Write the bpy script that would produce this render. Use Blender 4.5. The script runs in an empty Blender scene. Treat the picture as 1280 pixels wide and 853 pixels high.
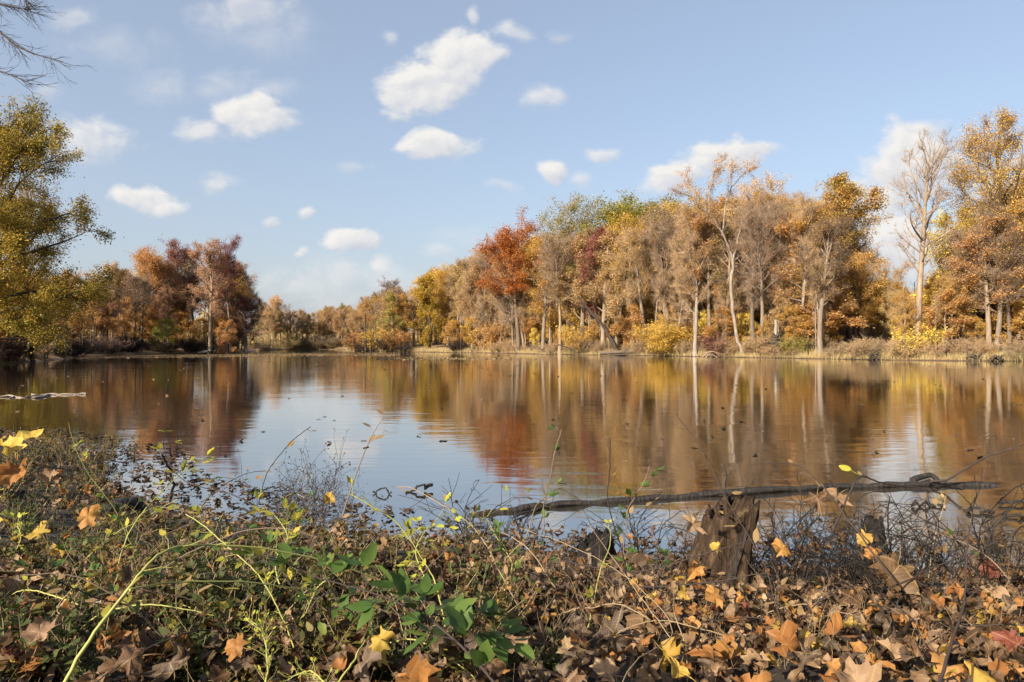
import bpy, math, random
import numpy as np
from mathutils import Vector, Matrix

R = np.random.default_rng(11)
random.seed(11)
SC = bpy.context.scene
COL = SC.collection
CAMZ = 2.0
F = 853.0
HOR = 430.0
TAU = 2 * math.pi

# ------------------------------------------------------------------ helpers
def at(px, py, Y):
    return np.array([(px - 640) / F * Y, Y, CAMZ + (HOR - py) / F * Y])

def X_of(px, Y):
    return (px - 640) / F * Y

def nrm(v):
    v = np.asarray(v, float)
    return v / (np.linalg.norm(v, axis=-1, keepdims=True) + 1e-12)

def mesh_of(name, V, faces, mats=(), uv=None, smooth=False):
    """faces: list of (array k x m, material index)"""
    me = bpy.data.meshes.new(name)
    V = np.ascontiguousarray(V, np.float32).reshape(-1, 3)
    me.vertices.add(len(V))
    me.vertices.foreach_set('co', V.ravel())
    idx, starts, mi, o = [], [], [], 0
    for f, m in faces:
        f = np.asarray(f, np.int32)
        if f.size == 0:
            continue
        k, n = f.shape
        idx.append(f.ravel())
        starts.append(o + np.arange(k, dtype=np.int32) * n)
        mi.append(np.full(k, m, np.int32))
        o += k * n
    idx = np.concatenate(idx); starts = np.concatenate(starts); mi = np.concatenate(mi)
    me.loops.add(len(idx))
    me.loops.foreach_set('vertex_index', idx)
    me.polygons.add(len(starts))
    me.polygons.foreach_set('loop_start', starts)
    for m in mats:
        me.materials.append(m)
    me.polygons.foreach_set('material_index', mi)
    if smooth:
        me.polygons.foreach_set('use_smooth', np.ones(len(starts), bool))
    me.update(calc_edges=True)
    if uv is not None:
        l = me.uv_layers.new(name='leaf')
        l.data.foreach_set('uv', np.asarray(uv, np.float32)[idx].ravel())
    return me

def link(name, me, parent=None, loc=None):
    o = bpy.data.objects.new(name, me)
    COL.objects.link(o)
    if parent is not None:
        o.parent = parent
    if loc is not None:
        o.location = loc
    return o

def tag(o, label=None, cat=None, group=None, kind=None):
    if label: o['label'] = label
    if cat: o['category'] = cat
    if group: o['group'] = group
    if kind: o['kind'] = kind
    return o

def empty(name, loc=(0, 0, 0), rz=0.0, s=1.0):
    o = bpy.data.objects.new(name, None)
    COL.objects.link(o)
    o.location = loc
    o.rotation_euler = (0, 0, rz)
    o.scale = (s, s, s) if np.isscalar(s) else s
    o.empty_display_size = 0.1
    return o

class MB:
    """collects geometry for one mesh"""
    def __init__(s):
        s.V = []; s.F = []; s.U = []; s.n = 0
    def add(s, V, F, m=0, uv=None):
        V = np.asarray(V, float).reshape(-1, 3)
        s.V.append(V); s.F.append((np.asarray(F, np.int64) + s.n, m))
        s.U.append(np.zeros((len(V), 2)) if uv is None else uv)
        s.n += len(V)
    def tube(s, pts, rad, n=6, m=0, cap=True, rough=0.0, rng=None):
        pts = np.asarray(pts, float); k = len(pts)
        rad = np.broadcast_to(np.asarray(rad, float), (k,))
        t = np.gradient(pts, axis=0); t = nrm(t)
        ref = np.array([0, 0, 1.0]) if abs(t[0][2]) < .9 else np.array([1.0, 0, 0])
        u = nrm(np.cross(t, ref)); w = np.cross(t, u)
        a = np.arange(n) / n * TAU
        rr = rad[:, None] * np.ones((k, n))
        if rough and rng is not None:
            rr = rr * (1 + rough * rng.standard_normal((k, n)))
        V = pts[:, None, :] + rr[..., None] * (np.cos(a)[None, :, None] * u[:, None, :] + np.sin(a)[None, :, None] * w[:, None, :])
        i = np.arange(k - 1)[:, None] * n; j = np.arange(n)[None, :]; j2 = (j + 1) % n
        Fq = np.stack([i + j, i + j2, i + n + j2, i + n + j], -1).reshape(-1, 4)
        s.add(V.reshape(-1, 3), Fq, m)
        if cap:
            c = np.concatenate([V[-1], pts[-1:] + t[-1] * rad[-1] * .3, V[0], pts[:1]])
            jj = np.arange(n); j3 = (jj + 1) % n
            f1 = np.stack([jj, j3, np.full(n, n)], -1)
            f2 = np.stack([n + 1 + j3, n + 1 + jj, np.full(n, 2 * n + 1)], -1)
            s.add(c, np.concatenate([f1, f2]), m)
    def prisms(s, p0, p1, r0, r1, n=3, m=0):
        p0 = np.asarray(p0); p1 = np.asarray(p1); N = len(p0)
        if N == 0: return
        t = nrm(p1 - p0)
        ref = np.where(np.abs(t[:, 2:3]) < .9, np.array([[0, 0, 1.0]]), np.array([[1.0, 0, 0]]))
        u = nrm(np.cross(t, ref)); w = np.cross(t, u)
        a = np.arange(n) / n * TAU
        ring = np.cos(a)[None, :, None] * u[:, None, :] + np.sin(a)[None, :, None] * w[:, None, :]
        r0 = np.broadcast_to(np.asarray(r0, float), (N,)); r1 = np.broadcast_to(np.asarray(r1, float), (N,))
        V = np.concatenate([p0[:, None, :] + ring * r0[:, None, None], p1[:, None, :] + ring * r1[:, None, None]], 1)
        b = np.arange(N)[:, None] * 2 * n; j = np.arange(n)[None, :]; j2 = (j + 1) % n
        Fq = np.stack([b + j, b + j2, b + n + j2, b + n + j], -1).reshape(-1, 4)
        s.add(V.reshape(-1, 3), Fq, m)
    def batch(s, geo, Rm, T, S, m=0):
        V, Fc, uv = geo; k = len(T)
        if k == 0: return
        W = np.einsum('kij,nj->kni', Rm, V) * np.asarray(S).reshape(-1, 1, 1) + np.asarray(T)[:, None, :]
        Fa = (Fc[None] + (np.arange(k) * len(V))[:, None, None]).reshape(-1, Fc.shape[1])
        s.add(W.reshape(-1, 3), Fa, m, np.tile(uv, (k, 1)))
    def mesh(s, name, mats, smooth=False, uv=False):
        return mesh_of(name, np.concatenate(s.V), s.F, mats, np.concatenate(s.U) if uv else None, smooth)
    def build(s, name, mats, parent=None, smooth=False, uv=False, loc=None):
        return link(name, s.mesh(name, mats, smooth, uv), parent, loc)

def rot_from(nv, yaw):
    """k rotation matrices: local z -> nv, spun by yaw"""
    nv = nrm(nv); k = len(nv)
    ref = np.where(np.abs(nv[:, 2:3]) < .95, np.array([[0, 0, 1.0]]), np.array([[1.0, 0, 0]]))
    u = nrm(np.cross(ref, nv)); w = np.cross(nv, u)
    c = np.cos(yaw)[:, None]; q = np.sin(yaw)[:, None]
    x = c * u + q * w; y = -q * u + c * w
    return np.stack([x, y, nv], -1)

# ------------------------------------------------------------------ materials
class NT:
    def __init__(s, mat):
        s.t = mat.node_tree; s.t.nodes.clear()
    def n(s, typ, **kw):
        nd = s.t.nodes.new(typ)
        for k, v in kw.items():
            if k == 'inp':
                for a, b in v.items(): nd.inputs[a].default_value = b
            else: setattr(nd, k, v)
        return nd
    def l(s, a, b): s.t.links.new(a, b)
    def math(s, op, a, b=None, clamp=False):
        nd = s.n('ShaderNodeMath', operation=op, use_clamp=clamp)
        for i, v in enumerate((a, b)):
            if v is None: continue
            if hasattr(v, 'is_linked'): s.l(v, nd.inputs[i])
            else: nd.inputs[i].default_value = v
        return nd.outputs[0]
    def ramp(s, fac, stops, interp='LINEAR'):
        r = s.n('ShaderNodeValToRGB'); cr = r.color_ramp; cr.interpolation = interp
        while len(cr.elements) < len(stops): cr.elements.new(0.5)
        for e, (p, c) in zip(cr.elements, stops):
            e.position = p; e.color = (*c, 1)
        s.l(fac, r.inputs[0]); return r.outputs[0]
    def mix(s, fac, a, b, blend='MIX'):
        nd = s.n('ShaderNodeMix', data_type='RGBA', blend_type=blend)
        for i, v in ((0, fac), (6, a), (7, b)):
            if hasattr(v, 'is_linked'): s.l(v, nd.inputs[i])
            else: nd.inputs[i].default_value = v if i == 0 else (*v, 1)
        return nd.outputs[2]
    def noise(s, vec, scale, detail=3, rough=.55, dist=0.0):
        nd = s.n('ShaderNodeTexNoise'); nd.inputs['Scale'].default_value = scale
        nd.inputs['Detail'].default_value = detail; nd.inputs['Roughness'].default_value = rough
        nd.inputs['Distortion'].default_value = dist
        if vec is not None: s.l(vec, nd.inputs['Vector'])
        return nd.outputs[0]

def newmat(name):
    m = bpy.data.materials.new(name); m.use_nodes = True
    return m, NT(m)

def leaf_mat(name, cols, trans=0.35, patch=0.25, veins=False, rough=.6, hue=0.03):
    """cols: colours picked per leaf; soft patches through the crown"""
    m, t = newmat(name)
    geo = t.n('ShaderNodeNewGeometry'); tc = t.n('ShaderNodeTexCoord'); oi = t.n('ShaderNodeObjectInfo')
    rnd = geo.outputs['Random Per Island']
    nz = t.noise(tc.outputs['Object'], patch, 2)
    f = t.math('ADD', t.math('MULTIPLY', rnd, .55), t.math('MULTIPLY', t.math('SUBTRACT', nz, .28), 1.0), True)
    k = len(cols)
    col = t.ramp(f, [(i / (k - 1), c) for i, c in enumerate(cols)])
    hs = t.n('ShaderNodeHueSaturation'); t.l(col, hs.inputs['Color'])
    t.l(t.math('ADD', .5 - hue / 2, t.math('MULTIPLY', oi.outputs['Random'], hue)), hs.inputs['Hue'])
    t.l(t.math('ADD', .85, t.math('MULTIPLY', oi.outputs['Random'], .3)), hs.inputs['Value'])
    col = hs.outputs[0]
    if veins:
        uv = t.n('ShaderNodeUVMap', uv_map='leaf'); sx = t.n('ShaderNodeSeparateXYZ'); t.l(uv.outputs[0], sx.inputs[0])
        ax = t.math('ABSOLUTE', sx.outputs[0]); y = sx.outputs[1]
        best = ax
        for (vx, vy) in ((.72, .30), (.42, -.12)):
            L = math.hypot(vx, vy)
            d = t.math('ABSOLUTE', t.math('SUBTRACT', t.math('MULTIPLY', ax, vy / L), t.math('MULTIPLY', y, vx / L)))
            best = t.math('MINIMUM', best, d)
        w = t.n('ShaderNodeTexWave', wave_type='BANDS', bands_direction='DIAGONAL'); w.inputs['Scale'].default_value = 5
        cx = t.n('ShaderNodeCombineXYZ'); t.l(ax, cx.inputs[0]); t.l(y, cx.inputs[1]); t.l(cx.outputs[0], w.inputs[0])
        vein = t.math('SUBTRACT', 1, t.math('MULTIPLY', best, 40), True)
        fine = t.math('MULTIPLY', t.math('POWER', w.outputs['Fac'], 8), .16)
        light = t.mix(.5, col, (.55, .38, .16))
        col = t.mix(t.math('ADD', t.math('MULTIPLY', vein, .55), fine, True), col, light)
        sp = t.noise(tc.outputs['Object'], 9, 4, .7)
        col = t.mix(t.math('MULTIPLY', t.math('SUBTRACT', sp, .56), 5, True), col, (.055, .03, .014))
        sp2 = t.noise(tc.outputs['Object'], 26, 4, .7)
        col = t.mix(t.math('MULTIPLY', t.math('SUBTRACT', sp2, .52), 1.5, True), col, (.16, .08, .03))
    d = t.n('ShaderNodeBsdfPrincipled'); d.inputs['Roughness'].default_value = rough
    d.inputs['Specular IOR Level'].default_value = .25
    t.l(col, d.inputs['Base Color'])
    tr = t.n('ShaderNodeBsdfTranslucent'); t.l(col, tr.inputs[0])
    mx = t.n('ShaderNodeMixShader'); mx.inputs[0].default_value = trans
    t.l(d.outputs[0], mx.inputs[1]); t.l(tr.outputs[0], mx.inputs[2])
    o = t.n('ShaderNodeOutputMaterial'); t.l(mx.outputs[0], o.inputs[0])
    return m

def wood_mat(name, c1, c2, c3, sc=(6, 6, .8), bump=.5, scale=1.0, rough=.85, moss=None):
    m, t = newmat(name)
    tc = t.n('ShaderNodeTexCoord'); mp = t.n('ShaderNodeMapping'); mp.inputs['Scale'].default_value = sc
    t.l(tc.outputs['Object'], mp.inputs[0])
    a = t.noise(mp.outputs[0], scale * 1.0, 6, .65, .4); b = t.noise(tc.outputs['Object'], scale * .7, 3)
    col = t.mix(t.math('MULTIPLY', t.math('SUBTRACT', b, .35), 2.5, True), t.ramp(a, [(.3, c1), (.5, c2), (.72, c3)]), tuple(x * .75 for x in c2))
    if moss:
        ms = t.noise(tc.outputs['Object'], scale * 2.3, 5, .7)
        col = t.mix(t.math('MULTIPLY', t.math('SUBTRACT', ms, .55), 6, True), col, moss)
    p = t.n('ShaderNodeBsdfPrincipled'); p.inputs['Roughness'].default_value = rough
    p.inputs['Specular IOR Level'].default_value = .2
    t.l(col, p.inputs['Base Color'])
    bp = t.n('ShaderNodeBump'); bp.inputs['Strength'].default_value = bump; bp.inputs['Distance'].default_value = .05
    t.l(a, bp.inputs['Height']); t.l(bp.outputs[0], p.inputs['Normal'])
    o = t.n('ShaderNodeOutputMaterial'); t.l(p.outputs[0], o.inputs[0])
    return m

L = dict(
    gold=leaf_mat('gold_leaves', [(.26, .135, .03), (.52, .29, .055), (.64, .40, .08), (.66, .47, .13)]),
    yellow=leaf_mat('yellow_leaves', [(.54, .35, .05), (.74, .52, .08), (.82, .61, .12), (.74, .57, .18)], .4),
    rust=leaf_mat('rust_leaves', [(.30, .11, .022), (.50, .20, .03), (.62, .28, .045), (.62, .35, .08)]),
    red=leaf_mat('red_leaves', [(.15, .065, .05), (.25, .095, .065), (.33, .14, .085), (.40, .22, .12)]),
    maroon=leaf_mat('maroon_leaves', [(.06, .028, .025), (.11, .045, .036), (.16, .065, .05), (.2, .1, .07)]),
    tan=leaf_mat('tan_leaves', [(.30, .19, .085), (.48, .31, .13), (.56, .39, .17), (.54, .34, .11)]),
    pink=leaf_mat('pinkish_leaves', [(.36, .17, .09), (.52, .29, .15), (.58, .36, .2), (.55, .26, .1)]),
    olive=leaf_mat('olive_leaves', [(.17, .15, .04), (.28, .24, .055), (.40, .32, .07), (.46, .34, .08)]),
    green=leaf_mat('yellow_green_leaves', [(.13, .16, .03), (.26, .27, .04), (.40, .36, .06), (.48, .36, .07)]),
    oak=leaf_mat('oak_leaves', [(.13, .115, .03), (.24, .19, .04), (.40, .27, .05), (.52, .31, .065), (.46, .23, .05)], .45, .2),
    orange=leaf_mat('orange_leaves', [(.34, .15, .045), (.52, .26, .075), (.60, .34, .11), (.58, .39, .16)]),
    goldgreen=leaf_mat('gold_green_leaves', [(.12, .11, .025), (.30, .20, .035), (.52, .30, .05), (.62, .38, .06)]),
    mixed=leaf_mat('orange_green_leaves', [(.20, .18, .045), (.34, .28, .06), (.50, .30, .07), (.44, .20, .06), (.52, .36, .10)], .35, .3),
)
B = dict(
    grey=wood_mat('grey_bark', (.10, .075, .055), (.20, .155, .115), (.32, .26, .2)),
    tan=wood_mat('tan_bark', (.15, .105, .07), (.27, .20, .135), (.40, .31, .22)),
    pale=wood_mat('pale_bark', (.19, .155, .12), (.38, .325, .26), (.54, .48, .40)),
    ash=wood_mat('ashen_bark', (.11, .085, .065), (.26, .21, .165), (.46, .40, .33)),
    dark=wood_mat('dark_bark', (.035, .027, .02), (.075, .056, .042), (.13, .10, .075)),
    wet=wood_mat('wet_wood', (.012, .01, .009), (.03, .025, .021), (.075, .062, .05), (20, 20, 3), .8, 1, .5),
    brown=wood_mat('brown_bark', (.08, .055, .04), (.15, .11, .08), (.24, .19, .14)),
)
TW = dict(
    grey=wood_mat('grey_twigs', (.24, .17, .12), (.32, .23, .16), (.40, .29, .2), (1, 1, 1), 0, .3),
    tan=wood_mat('tan_twigs', (.33, .22, .12), (.42, .28, .16), (.50, .36, .21), (1, 1, 1), 0, .3),
    brown=wood_mat('brown_twigs', (.13, .09, .07), (.19, .14, .10), (.27, .2, .15), (1, 1, 1), 0, .3),
    dark=wood_mat('dark_twigs', (.03, .022, .018), (.05, .036, .03), (.085, .06, .05), (1, 1, 1), 0, .3),
    straw=wood_mat('straw_stems', (.20, .14, .08), (.29, .21, .12), (.38, .29, .17), (1, 1, 1), 0, .3),
)

# ------------------------------------------------------------------ lake outline and ground
near_edge = [(-11.6, 15.4), (-9.4, 13.6), (-7.2, 12.1), (-5.7, 9.6), (-4.2, 8.3), (-2.9, 7.5), (-1.9, 7.05),
             (-.66, 6.8), (.4, 6.6), (1.2, 6.2), (2.4, 5.9), (3.4, 5.7), (4.3, 5.5), (6.5, 5.0), (11, 4.2), (22, 5), (38, 12), (60, 34)]
far_edge = [(0, 66), (60, 80), (100, 104), (200, 127), (270, 135), (305, 146), (318, 175), (325, 214), (380, 232), (432, 232),
            (446, 190), (470, 172), (510, 165), (560, 158), (600, 150), (680, 129), (760, 119), (830, 111), (900, 103), (960, 96),
            (1040, 89), (1120, 83), (1200, 79.5), (1280, 77.5), (1400, 72)]
FE = [(X_of(p, y), y) for p, y in far_edge]
left_edge = [(-44, 52), (-33, 38), (-23, 27), (-16, 19)]
LAKE = np.array(FE[::-1] + left_edge + near_edge)

def inland(x, y):
    """distance from the water's edge, negative inside the lake"""
    P = np.stack([np.asarray(x, float).ravel(), np.asarray(y, float).ravel()], -1)
    A = LAKE; Bp = np.roll(LAKE, -1, 0)
    best = np.full(len(P), 1e9); ins = np.zeros(len(P), bool)
    for a, b in zip(A, Bp):
        d = b - a; t = np.clip(((P - a) @ d) / (d @ d), 0, 1)
        best = np.minimum(best, np.hypot(*(P - (a + t[:, None] * d)).T))
        c = ((a[1] > P[:, 1]) != (b[1] > P[:, 1]))
        with np.errstate(divide='ignore', invalid='ignore'):
            xi = (b[0] - a[0]) * (P[:, 1] - a[1]) / (b[1] - a[1] + 1e-12) + a[0]
        ins ^= c & (P[:, 0] < xi)
    return np.where(ins, -best, best).reshape(np.shape(x))

def bumps(x, y, f, seed):
    g = np.random.default_rng(seed); o = 0
    for i in range(6):
        a = g.uniform(0, TAU); k = f * (1.5 ** (i % 3)) * g.uniform(.8, 1.2)
        o = o + np.sin((x * math.cos(a) + y * math.sin(a)) * k + g.uniform(0, TAU))
    return o / 6

def ground_z(x, y):
    x = np.asarray(x, float); y = np.asarray(y, float)
    s = inland(x, y); d = np.hypot(x, y)
    w = np.clip((d - 18) / 25, 0, 1); w = w * w * (3 - 2 * w)
    s0 = np.maximum(s, 0)
    zn = 1.5 * (1 - np.exp(-s0 / 5)) + .09 * bumps(x, y, 2.2, 3) * np.clip(s0, 0, 1) + .05 * bumps(x, y, 7, 4) * np.clip(s0 * 2, 0, 1)
    zf = .55 * (1 - np.exp(-s0 / 1.2)) + .075 * np.minimum(s0, 90) + .25 * bumps(x, y, .3, 5) * np.clip(s0 / 6, 0, 1) + .12 * bumps(x, y, 1.1, 6) * np.clip(s0 / 3, 0, 1)
    z = zn * (1 - w) + zf * w
    return np.where(s < 0, np.maximum(s * .3, -1.6) - .01, z)

def gz(x, y): return float(ground_z(np.array([x]), np.array([y]))[0])

def hit(px, py):
    """where the view ray through a pixel meets the bank or the water"""
    Y = np.linspace(.8, 60, 2400)
    X = X_of(px, Y); Z = CAMZ + (HOR - py) / F * Y
    g = np.maximum(ground_z(X, Y), 0)
    i = int(np.argmax(Z < g)); return np.array([X[i], Y[i], g[i]])

def build_ground():
    nr, nt = 210, 420
    r = np.concatenate([np.linspace(.0, 14, 96)[1:], np.geomspace(14.3, 5000, nr - 95)])
    th = np.linspace(0, TAU, nt, endpoint=False)
    Xg = r[:, None] * np.sin(th); Yg = r[:, None] * np.cos(th)
    Z = ground_z(Xg, Yg)
    V = np.stack([Xg, Yg, Z], -1).reshape(-1, 3)
    i = np.arange(nr - 1)[:, None] * nt; j = np.arange(nt)[None]; j2 = (j + 1) % nt
    Fq = np.stack([i + j, i + nt + j, i + nt + j2, i + j2], -1).reshape(-1, 4)
    V = np.concatenate([V, [[0, 0, gz(0, 0)]]])
    f3 = np.stack([np.arange(nt), (np.arange(nt) + 1) % nt, np.full(nt, nr * nt)], -1)
    m, t = newmat('leaf_strewn_soil')
    tc = t.n('ShaderNodeTexCoord'); P = tc.outputs['Object']
    a = t.noise(P, 9, 8, .7); b = t.noise(P, .35, 4, .6); vor = t.n('ShaderNodeTexVoronoi'); vor.inputs['Scale'].default_value = 16
    t.l(P, vor.inputs[0])
    soil = t.ramp(a, [(.3, (.012, .009, .006)), (.55, (.03, .021, .013)), (.75, (.06, .042, .025))])
    lit = t.ramp(vor.outputs['Color'], [(0, (.12, .07, .035)), (.4, (.26, .15, .07)), (.7, (.36, .22, .10)), (1, (.2, .15, .06))])
    sx = t.n('ShaderNodeSeparateXYZ'); t.l(P, sx.inputs[0])
    far = t.math('MULTIPLY', t.math('SUBTRACT', sx.outputs[1], 20), .04, True)
    cov = t.math('MULTIPLY', t.math('ADD', t.math('MULTIPLY', t.math('SUBTRACT', b, .35), 3, True), .35, True), far)
    wet = t.math('MULTIPLY', t.math('SUBTRACT', .22, sx.outputs[2]), 6, True)
    col = t.mix(cov, soil, lit)
    col = t.mix(t.math('MULTIPLY', wet, .75), col, (.018, .014, .01))
    p = t.n('ShaderNodeBsdfPrincipled'); p.inputs['Roughness'].default_value = .9; t.l(col, p.inputs['Base Color'])
    bp = t.n('ShaderNodeBump'); bp.inputs['Distance'].default_value = .04; t.l(a, bp.inputs['Height']); t.l(bp.outputs[0], p.inputs['Normal'])
    o = t.n('ShaderNodeOutputMaterial'); t.l(p.outputs[0], o.inputs[0])
    tag(link('ground', mesh_of('ground', V, [(Fq, 0), (f3, 0)], [m], smooth=True)), kind='structure')

def build_water():
    m, t = newmat('lake_water')
    geo = t.n('ShaderNodeNewGeometry'); P = geo.outputs['Position']
    mp = t.n('ShaderNodeMapping'); mp.inputs['Scale'].default_value = (.5, 1.6, 1); mp.inputs['Rotation'].default_value = (0, 0, .12)
    t.l(P, mp.inputs[0])
    n1 = t.noise(mp.outputs[0], 1.7, 3, .5, .3); n2 = t.noise(mp.outputs[0], .35, 2)
    mp2 = t.n('ShaderNodeMapping'); mp2.inputs['Scale'].default_value = (.05, .05, 1); t.l(P, mp2.inputs[0])
    patch = t.noise(mp2.outputs[0], 1.0, 3)
    amp = t.math('ADD', .35, t.math('MULTIPLY', t.math('SUBTRACT', patch, .42), 4, True))
    hgt = t.math('MULTIPLY', t.math('ADD', n1, t.math('MULTIPLY', n2, 1.5)), amp)
    bp = t.n('ShaderNodeBump'); bp.inputs['Strength'].default_value = 1; bp.inputs['Distance'].default_value = .0085
    t.l(hgt, bp.inputs['Height'])
    fr = t.n('ShaderNodeFresnel'); fr.inputs['IOR'].default_value = 1.65; t.l(bp.outputs[0], fr.inputs['Normal'])
    fac = t.math('ADD', t.math('MULTIPLY', fr.outputs[0], .74), .36, True)
    gl = t.n('ShaderNodeBsdfGlossy'); gl.inputs['Roughness'].default_value = .05; gl.inputs['Color'].default_value = (1, .99, .97, 1)
    t.l(bp.outputs[0], gl.inputs['Normal'])
    df = t.n('ShaderNodeBsdfDiffuse'); df.inputs[0].default_value = (.020, .016, .010, 1)
    mx = t.n('ShaderNodeMixShader'); t.l(fac, mx.inputs[0]); t.l(df.outputs[0], mx.inputs[1]); t.l(gl.outputs[0], mx.inputs[2])
    o = t.n('ShaderNodeOutputMaterial'); t.l(mx.outputs[0], o.inputs[0])
    V = [(-220, -5, 0), (220, -5, 0), (220, 330, 0), (-220, 330, 0)]
    tag(link('water', mesh_of('water', V, [([[0, 1, 2, 3]], 0)], [m])), kind='structure')

# ------------------------------------------------------------------ trees
def path(rng, p, d, Ln, n, gn, up):
    p = np.array(p, float); d = nrm(d); st = Ln / n; out = [p.copy()]
    for i in range(n):
        d = d + gn * rng.standard_normal(3) + np.array([0, 0, up]); d = d / np.linalg.norm(d)
        p = p + d * st; out.append(p.copy())
    return np.array(out)

def side(d, ang, az):
    d = nrm(d); ref = np.array([0, 0, 1.0]) if abs(d[2]) < .95 else np.array([1.0, 0, 0])
    u = nrm(np.cross(d, ref)); w = np.cross(d, u)
    return d * math.cos(ang) + math.sin(ang) * (u * math.cos(az) + w * math.sin(az))

def on(pts, t):
    k = t * (len(pts) - 1); i = min(int(k), len(pts) - 2); f = k - i
    return pts[i] * (1 - f) + pts[i + 1] * f, nrm(pts[i + 1] - pts[i])

def skeleton(rng, H=24, r0=.35, base=.35, n1=20, a_lo=1.15, a_hi=.5, len1=7, env='round', n2=8, l2=.5, n3=5, l3=.5,
             gn=.09, up=.06, gt=.03, lean=(0, 0), fork=0):
    tr = path(rng, (0, 0, -.3), (lean[0], lean[1], 1), H * .97, 14, gt, .02)
    rad = r0 * (1 - np.linspace(0, 1, 15)) ** .75 + .03; rad[0] *= 1.35
    S = [(tr, rad, 0)]
    ph = rng.uniform(0, TAU)
    for i in range(n1):
        tt = (i + rng.uniform(0, .9)) / n1
        t = base + (1 - base) * tt * .98
        p, d = on(tr, t)
        e = {'round': math.sin(math.pi * (.16 + .76 * tt)) ** .8, 'cone': 1.05 - .8 * tt, 'vase': .45 + .75 * tt * (1.25 - tt) * 1.6,
             'flat': (.55 + .9 * tt) * (1 if tt < .85 else .7)}[env]
        Ln = len1 * e * rng.uniform(.7, 1.15)
        ang = a_lo + (a_hi - a_lo) * tt + rng.normal(0, .12)
        dd = side(d, ang, ph + 2.4 * i + rng.normal(0, .3))
        rb = min(np.interp(t, np.linspace(0, 1, 15), rad) * .62, .02 + Ln * .017)
        q = path(rng, p, dd, Ln, 7, gn, up)
        S.append((q, rb * (1 - np.linspace(0, 1, 8)) ** .8 + .014, 1))
        for j in range(max(2, int(n2 * Ln / len1 + .5))):
            t2 = rng.uniform(.22, 1)
            p2, d2 = on(q, t2)
            L2 = max(.7, Ln * l2 * (1.15 - .6 * t2) * rng.uniform(.6, 1.2))
            q2 = path(rng, p2, side(d2, rng.uniform(.5, 1.0), rng.uniform(0, TAU)), L2, 4, gn * 1.3, up * 1.2)
            S.append((q2, (.008 + L2 * .009) * (1 - np.linspace(0, 1, 5)) ** .8 + .01, 2))
            for k in range(n3):
                p3, d3 = on(q2, rng.uniform(.2, 1))
                q3 = path(rng, p3, side(d3, rng.uniform(.4, 1.0), rng.uniform(0, TAU)), L2 * l3 * rng.uniform(.5, 1.2), 2, gn, up)
                S.append((q3, np.array([.016, .012, .008]), 3))
    return S

def crown_points(S, rng, levels=(2, 3)):
    P, D, Wt = [], [], []
    w = 1
    for q, r, lv in S:
        if lv == 1: w = rng.uniform(.25, 1.0)
        if lv in levels:
            for a, b in zip(q[:-1], q[1:]):
                P.append((a + b) / 2); D.append(b - a); Wt.append(w * (1 if lv == 3 else .6)); P.append(b); D.append(b - a); Wt.append(w)
    return np.array(P), nrm(np.array(D)), np.array(Wt)

LEAF4 = (np.array([[0, -.5, 0], [.36, .02, .10], [0, .55, 0], [-.36, .02, .10]]), np.array([[0, 1, 2], [0, 2, 3]]), np.zeros((4, 2)))

def put_leaves(mb, rng, P, N, size, jit, m, w=None, upb=.5):
    i = rng.choice(len(P), N, p=None if w is None else w / w.sum())
    T = P[i] + rng.normal(0, jit, (N, 3))
    nv = rng.standard_normal((N, 3)); nv[:, 2] = np.abs(nv[:, 2]) + upb
    mb.batch(LEAF4, rot_from(nv, rng.uniform(0, TAU, N)), T, rng.uniform(.65, 1.35, N) * size, m)

def tree_meshes(name, rng, leaves=9000, lsize=.24, jit=.3, twig=2, tl=.9, tr=.011, bark=None, tw=None, leaf=None, S=None, wsel=None, levels=(2, 3), zmin=None, **kw):
    S = S or skeleton(rng, **kw)
    tk = MB(); cr = MB()
    seg0, seg1, ra, rb = [], [], [], []
    for q, r, lv in S:
        if lv == 0: tk.tube(q, r, 8, 0)
        elif lv == 1: tk.tube(q, r, 5, 0)
        elif lv == 2: cr.tube(q, r, 3, 0, cap=False)
        else:
            seg0 += list(q[:-1]); seg1 += list(q[1:]); ra += list(r[:-1]); rb += list(r[1:])
    if seg0: cr.prisms(np.array(seg0), np.array(seg1), np.array(ra), np.array(rb), 3, 0)
    P, D, Wt = crown_points(S, rng, levels)
    if twig:
        i = rng.permutation(np.repeat(np.arange(len(P)), twig))
        d = nrm(D[i] * .8 + rng.standard_normal((len(i), 3)) * .55 + np.array([0, 0, .25]))
        Ln = rng.uniform(.4, 1.2, len(i)) * tl
        cr.prisms(P[i], P[i] + d * Ln[:, None], tr, tr * .5, 3, 0)
    if leaves:
        if zmin is not None: Wt = Wt * (P[:, 2] > zmin)
        put_leaves(cr, rng, P, int(leaves * 1.45), lsize * .82, jit, 1, Wt)
    return tk.mesh(name + '_trunk', [bark or B['grey']], True), cr.mesh(name + '_crown', [tw or TW['grey'], leaf or L['gold']])

rs = lambda k: np.random.default_rng(k)
PROTO = {}
def P_(k, *a, **kw): PROTO[k] = tree_meshes(k, rs(len(PROTO) + 50), **kw)
# bare, twiggy
P_('bare_a', leaves=900, lsize=.2, leaf=L['gold'], H=24, n1=24, base=.3, len1=6, n2=9, n3=5, twig=2, a_lo=1.0, a_hi=.45, tw=TW['grey'])
P_('bare_b', leaves=3000, lsize=.2, H=22, n1=22, base=.38, len1=5.2, n2=9, n3=5, twig=2, a_lo=.9, a_hi=.4, gn=.12, tw=TW['tan'], leaf=L['gold'])
P_('bare_c', leaves=1200, lsize=.2, H=26, r0=.4, n1=20, base=.42, len1=7.5, n2=10, n3=5, twig=2, a_lo=1.1, a_hi=.4, gn=.13, tw=TW['brown'], leaf=L['rust'])
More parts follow.
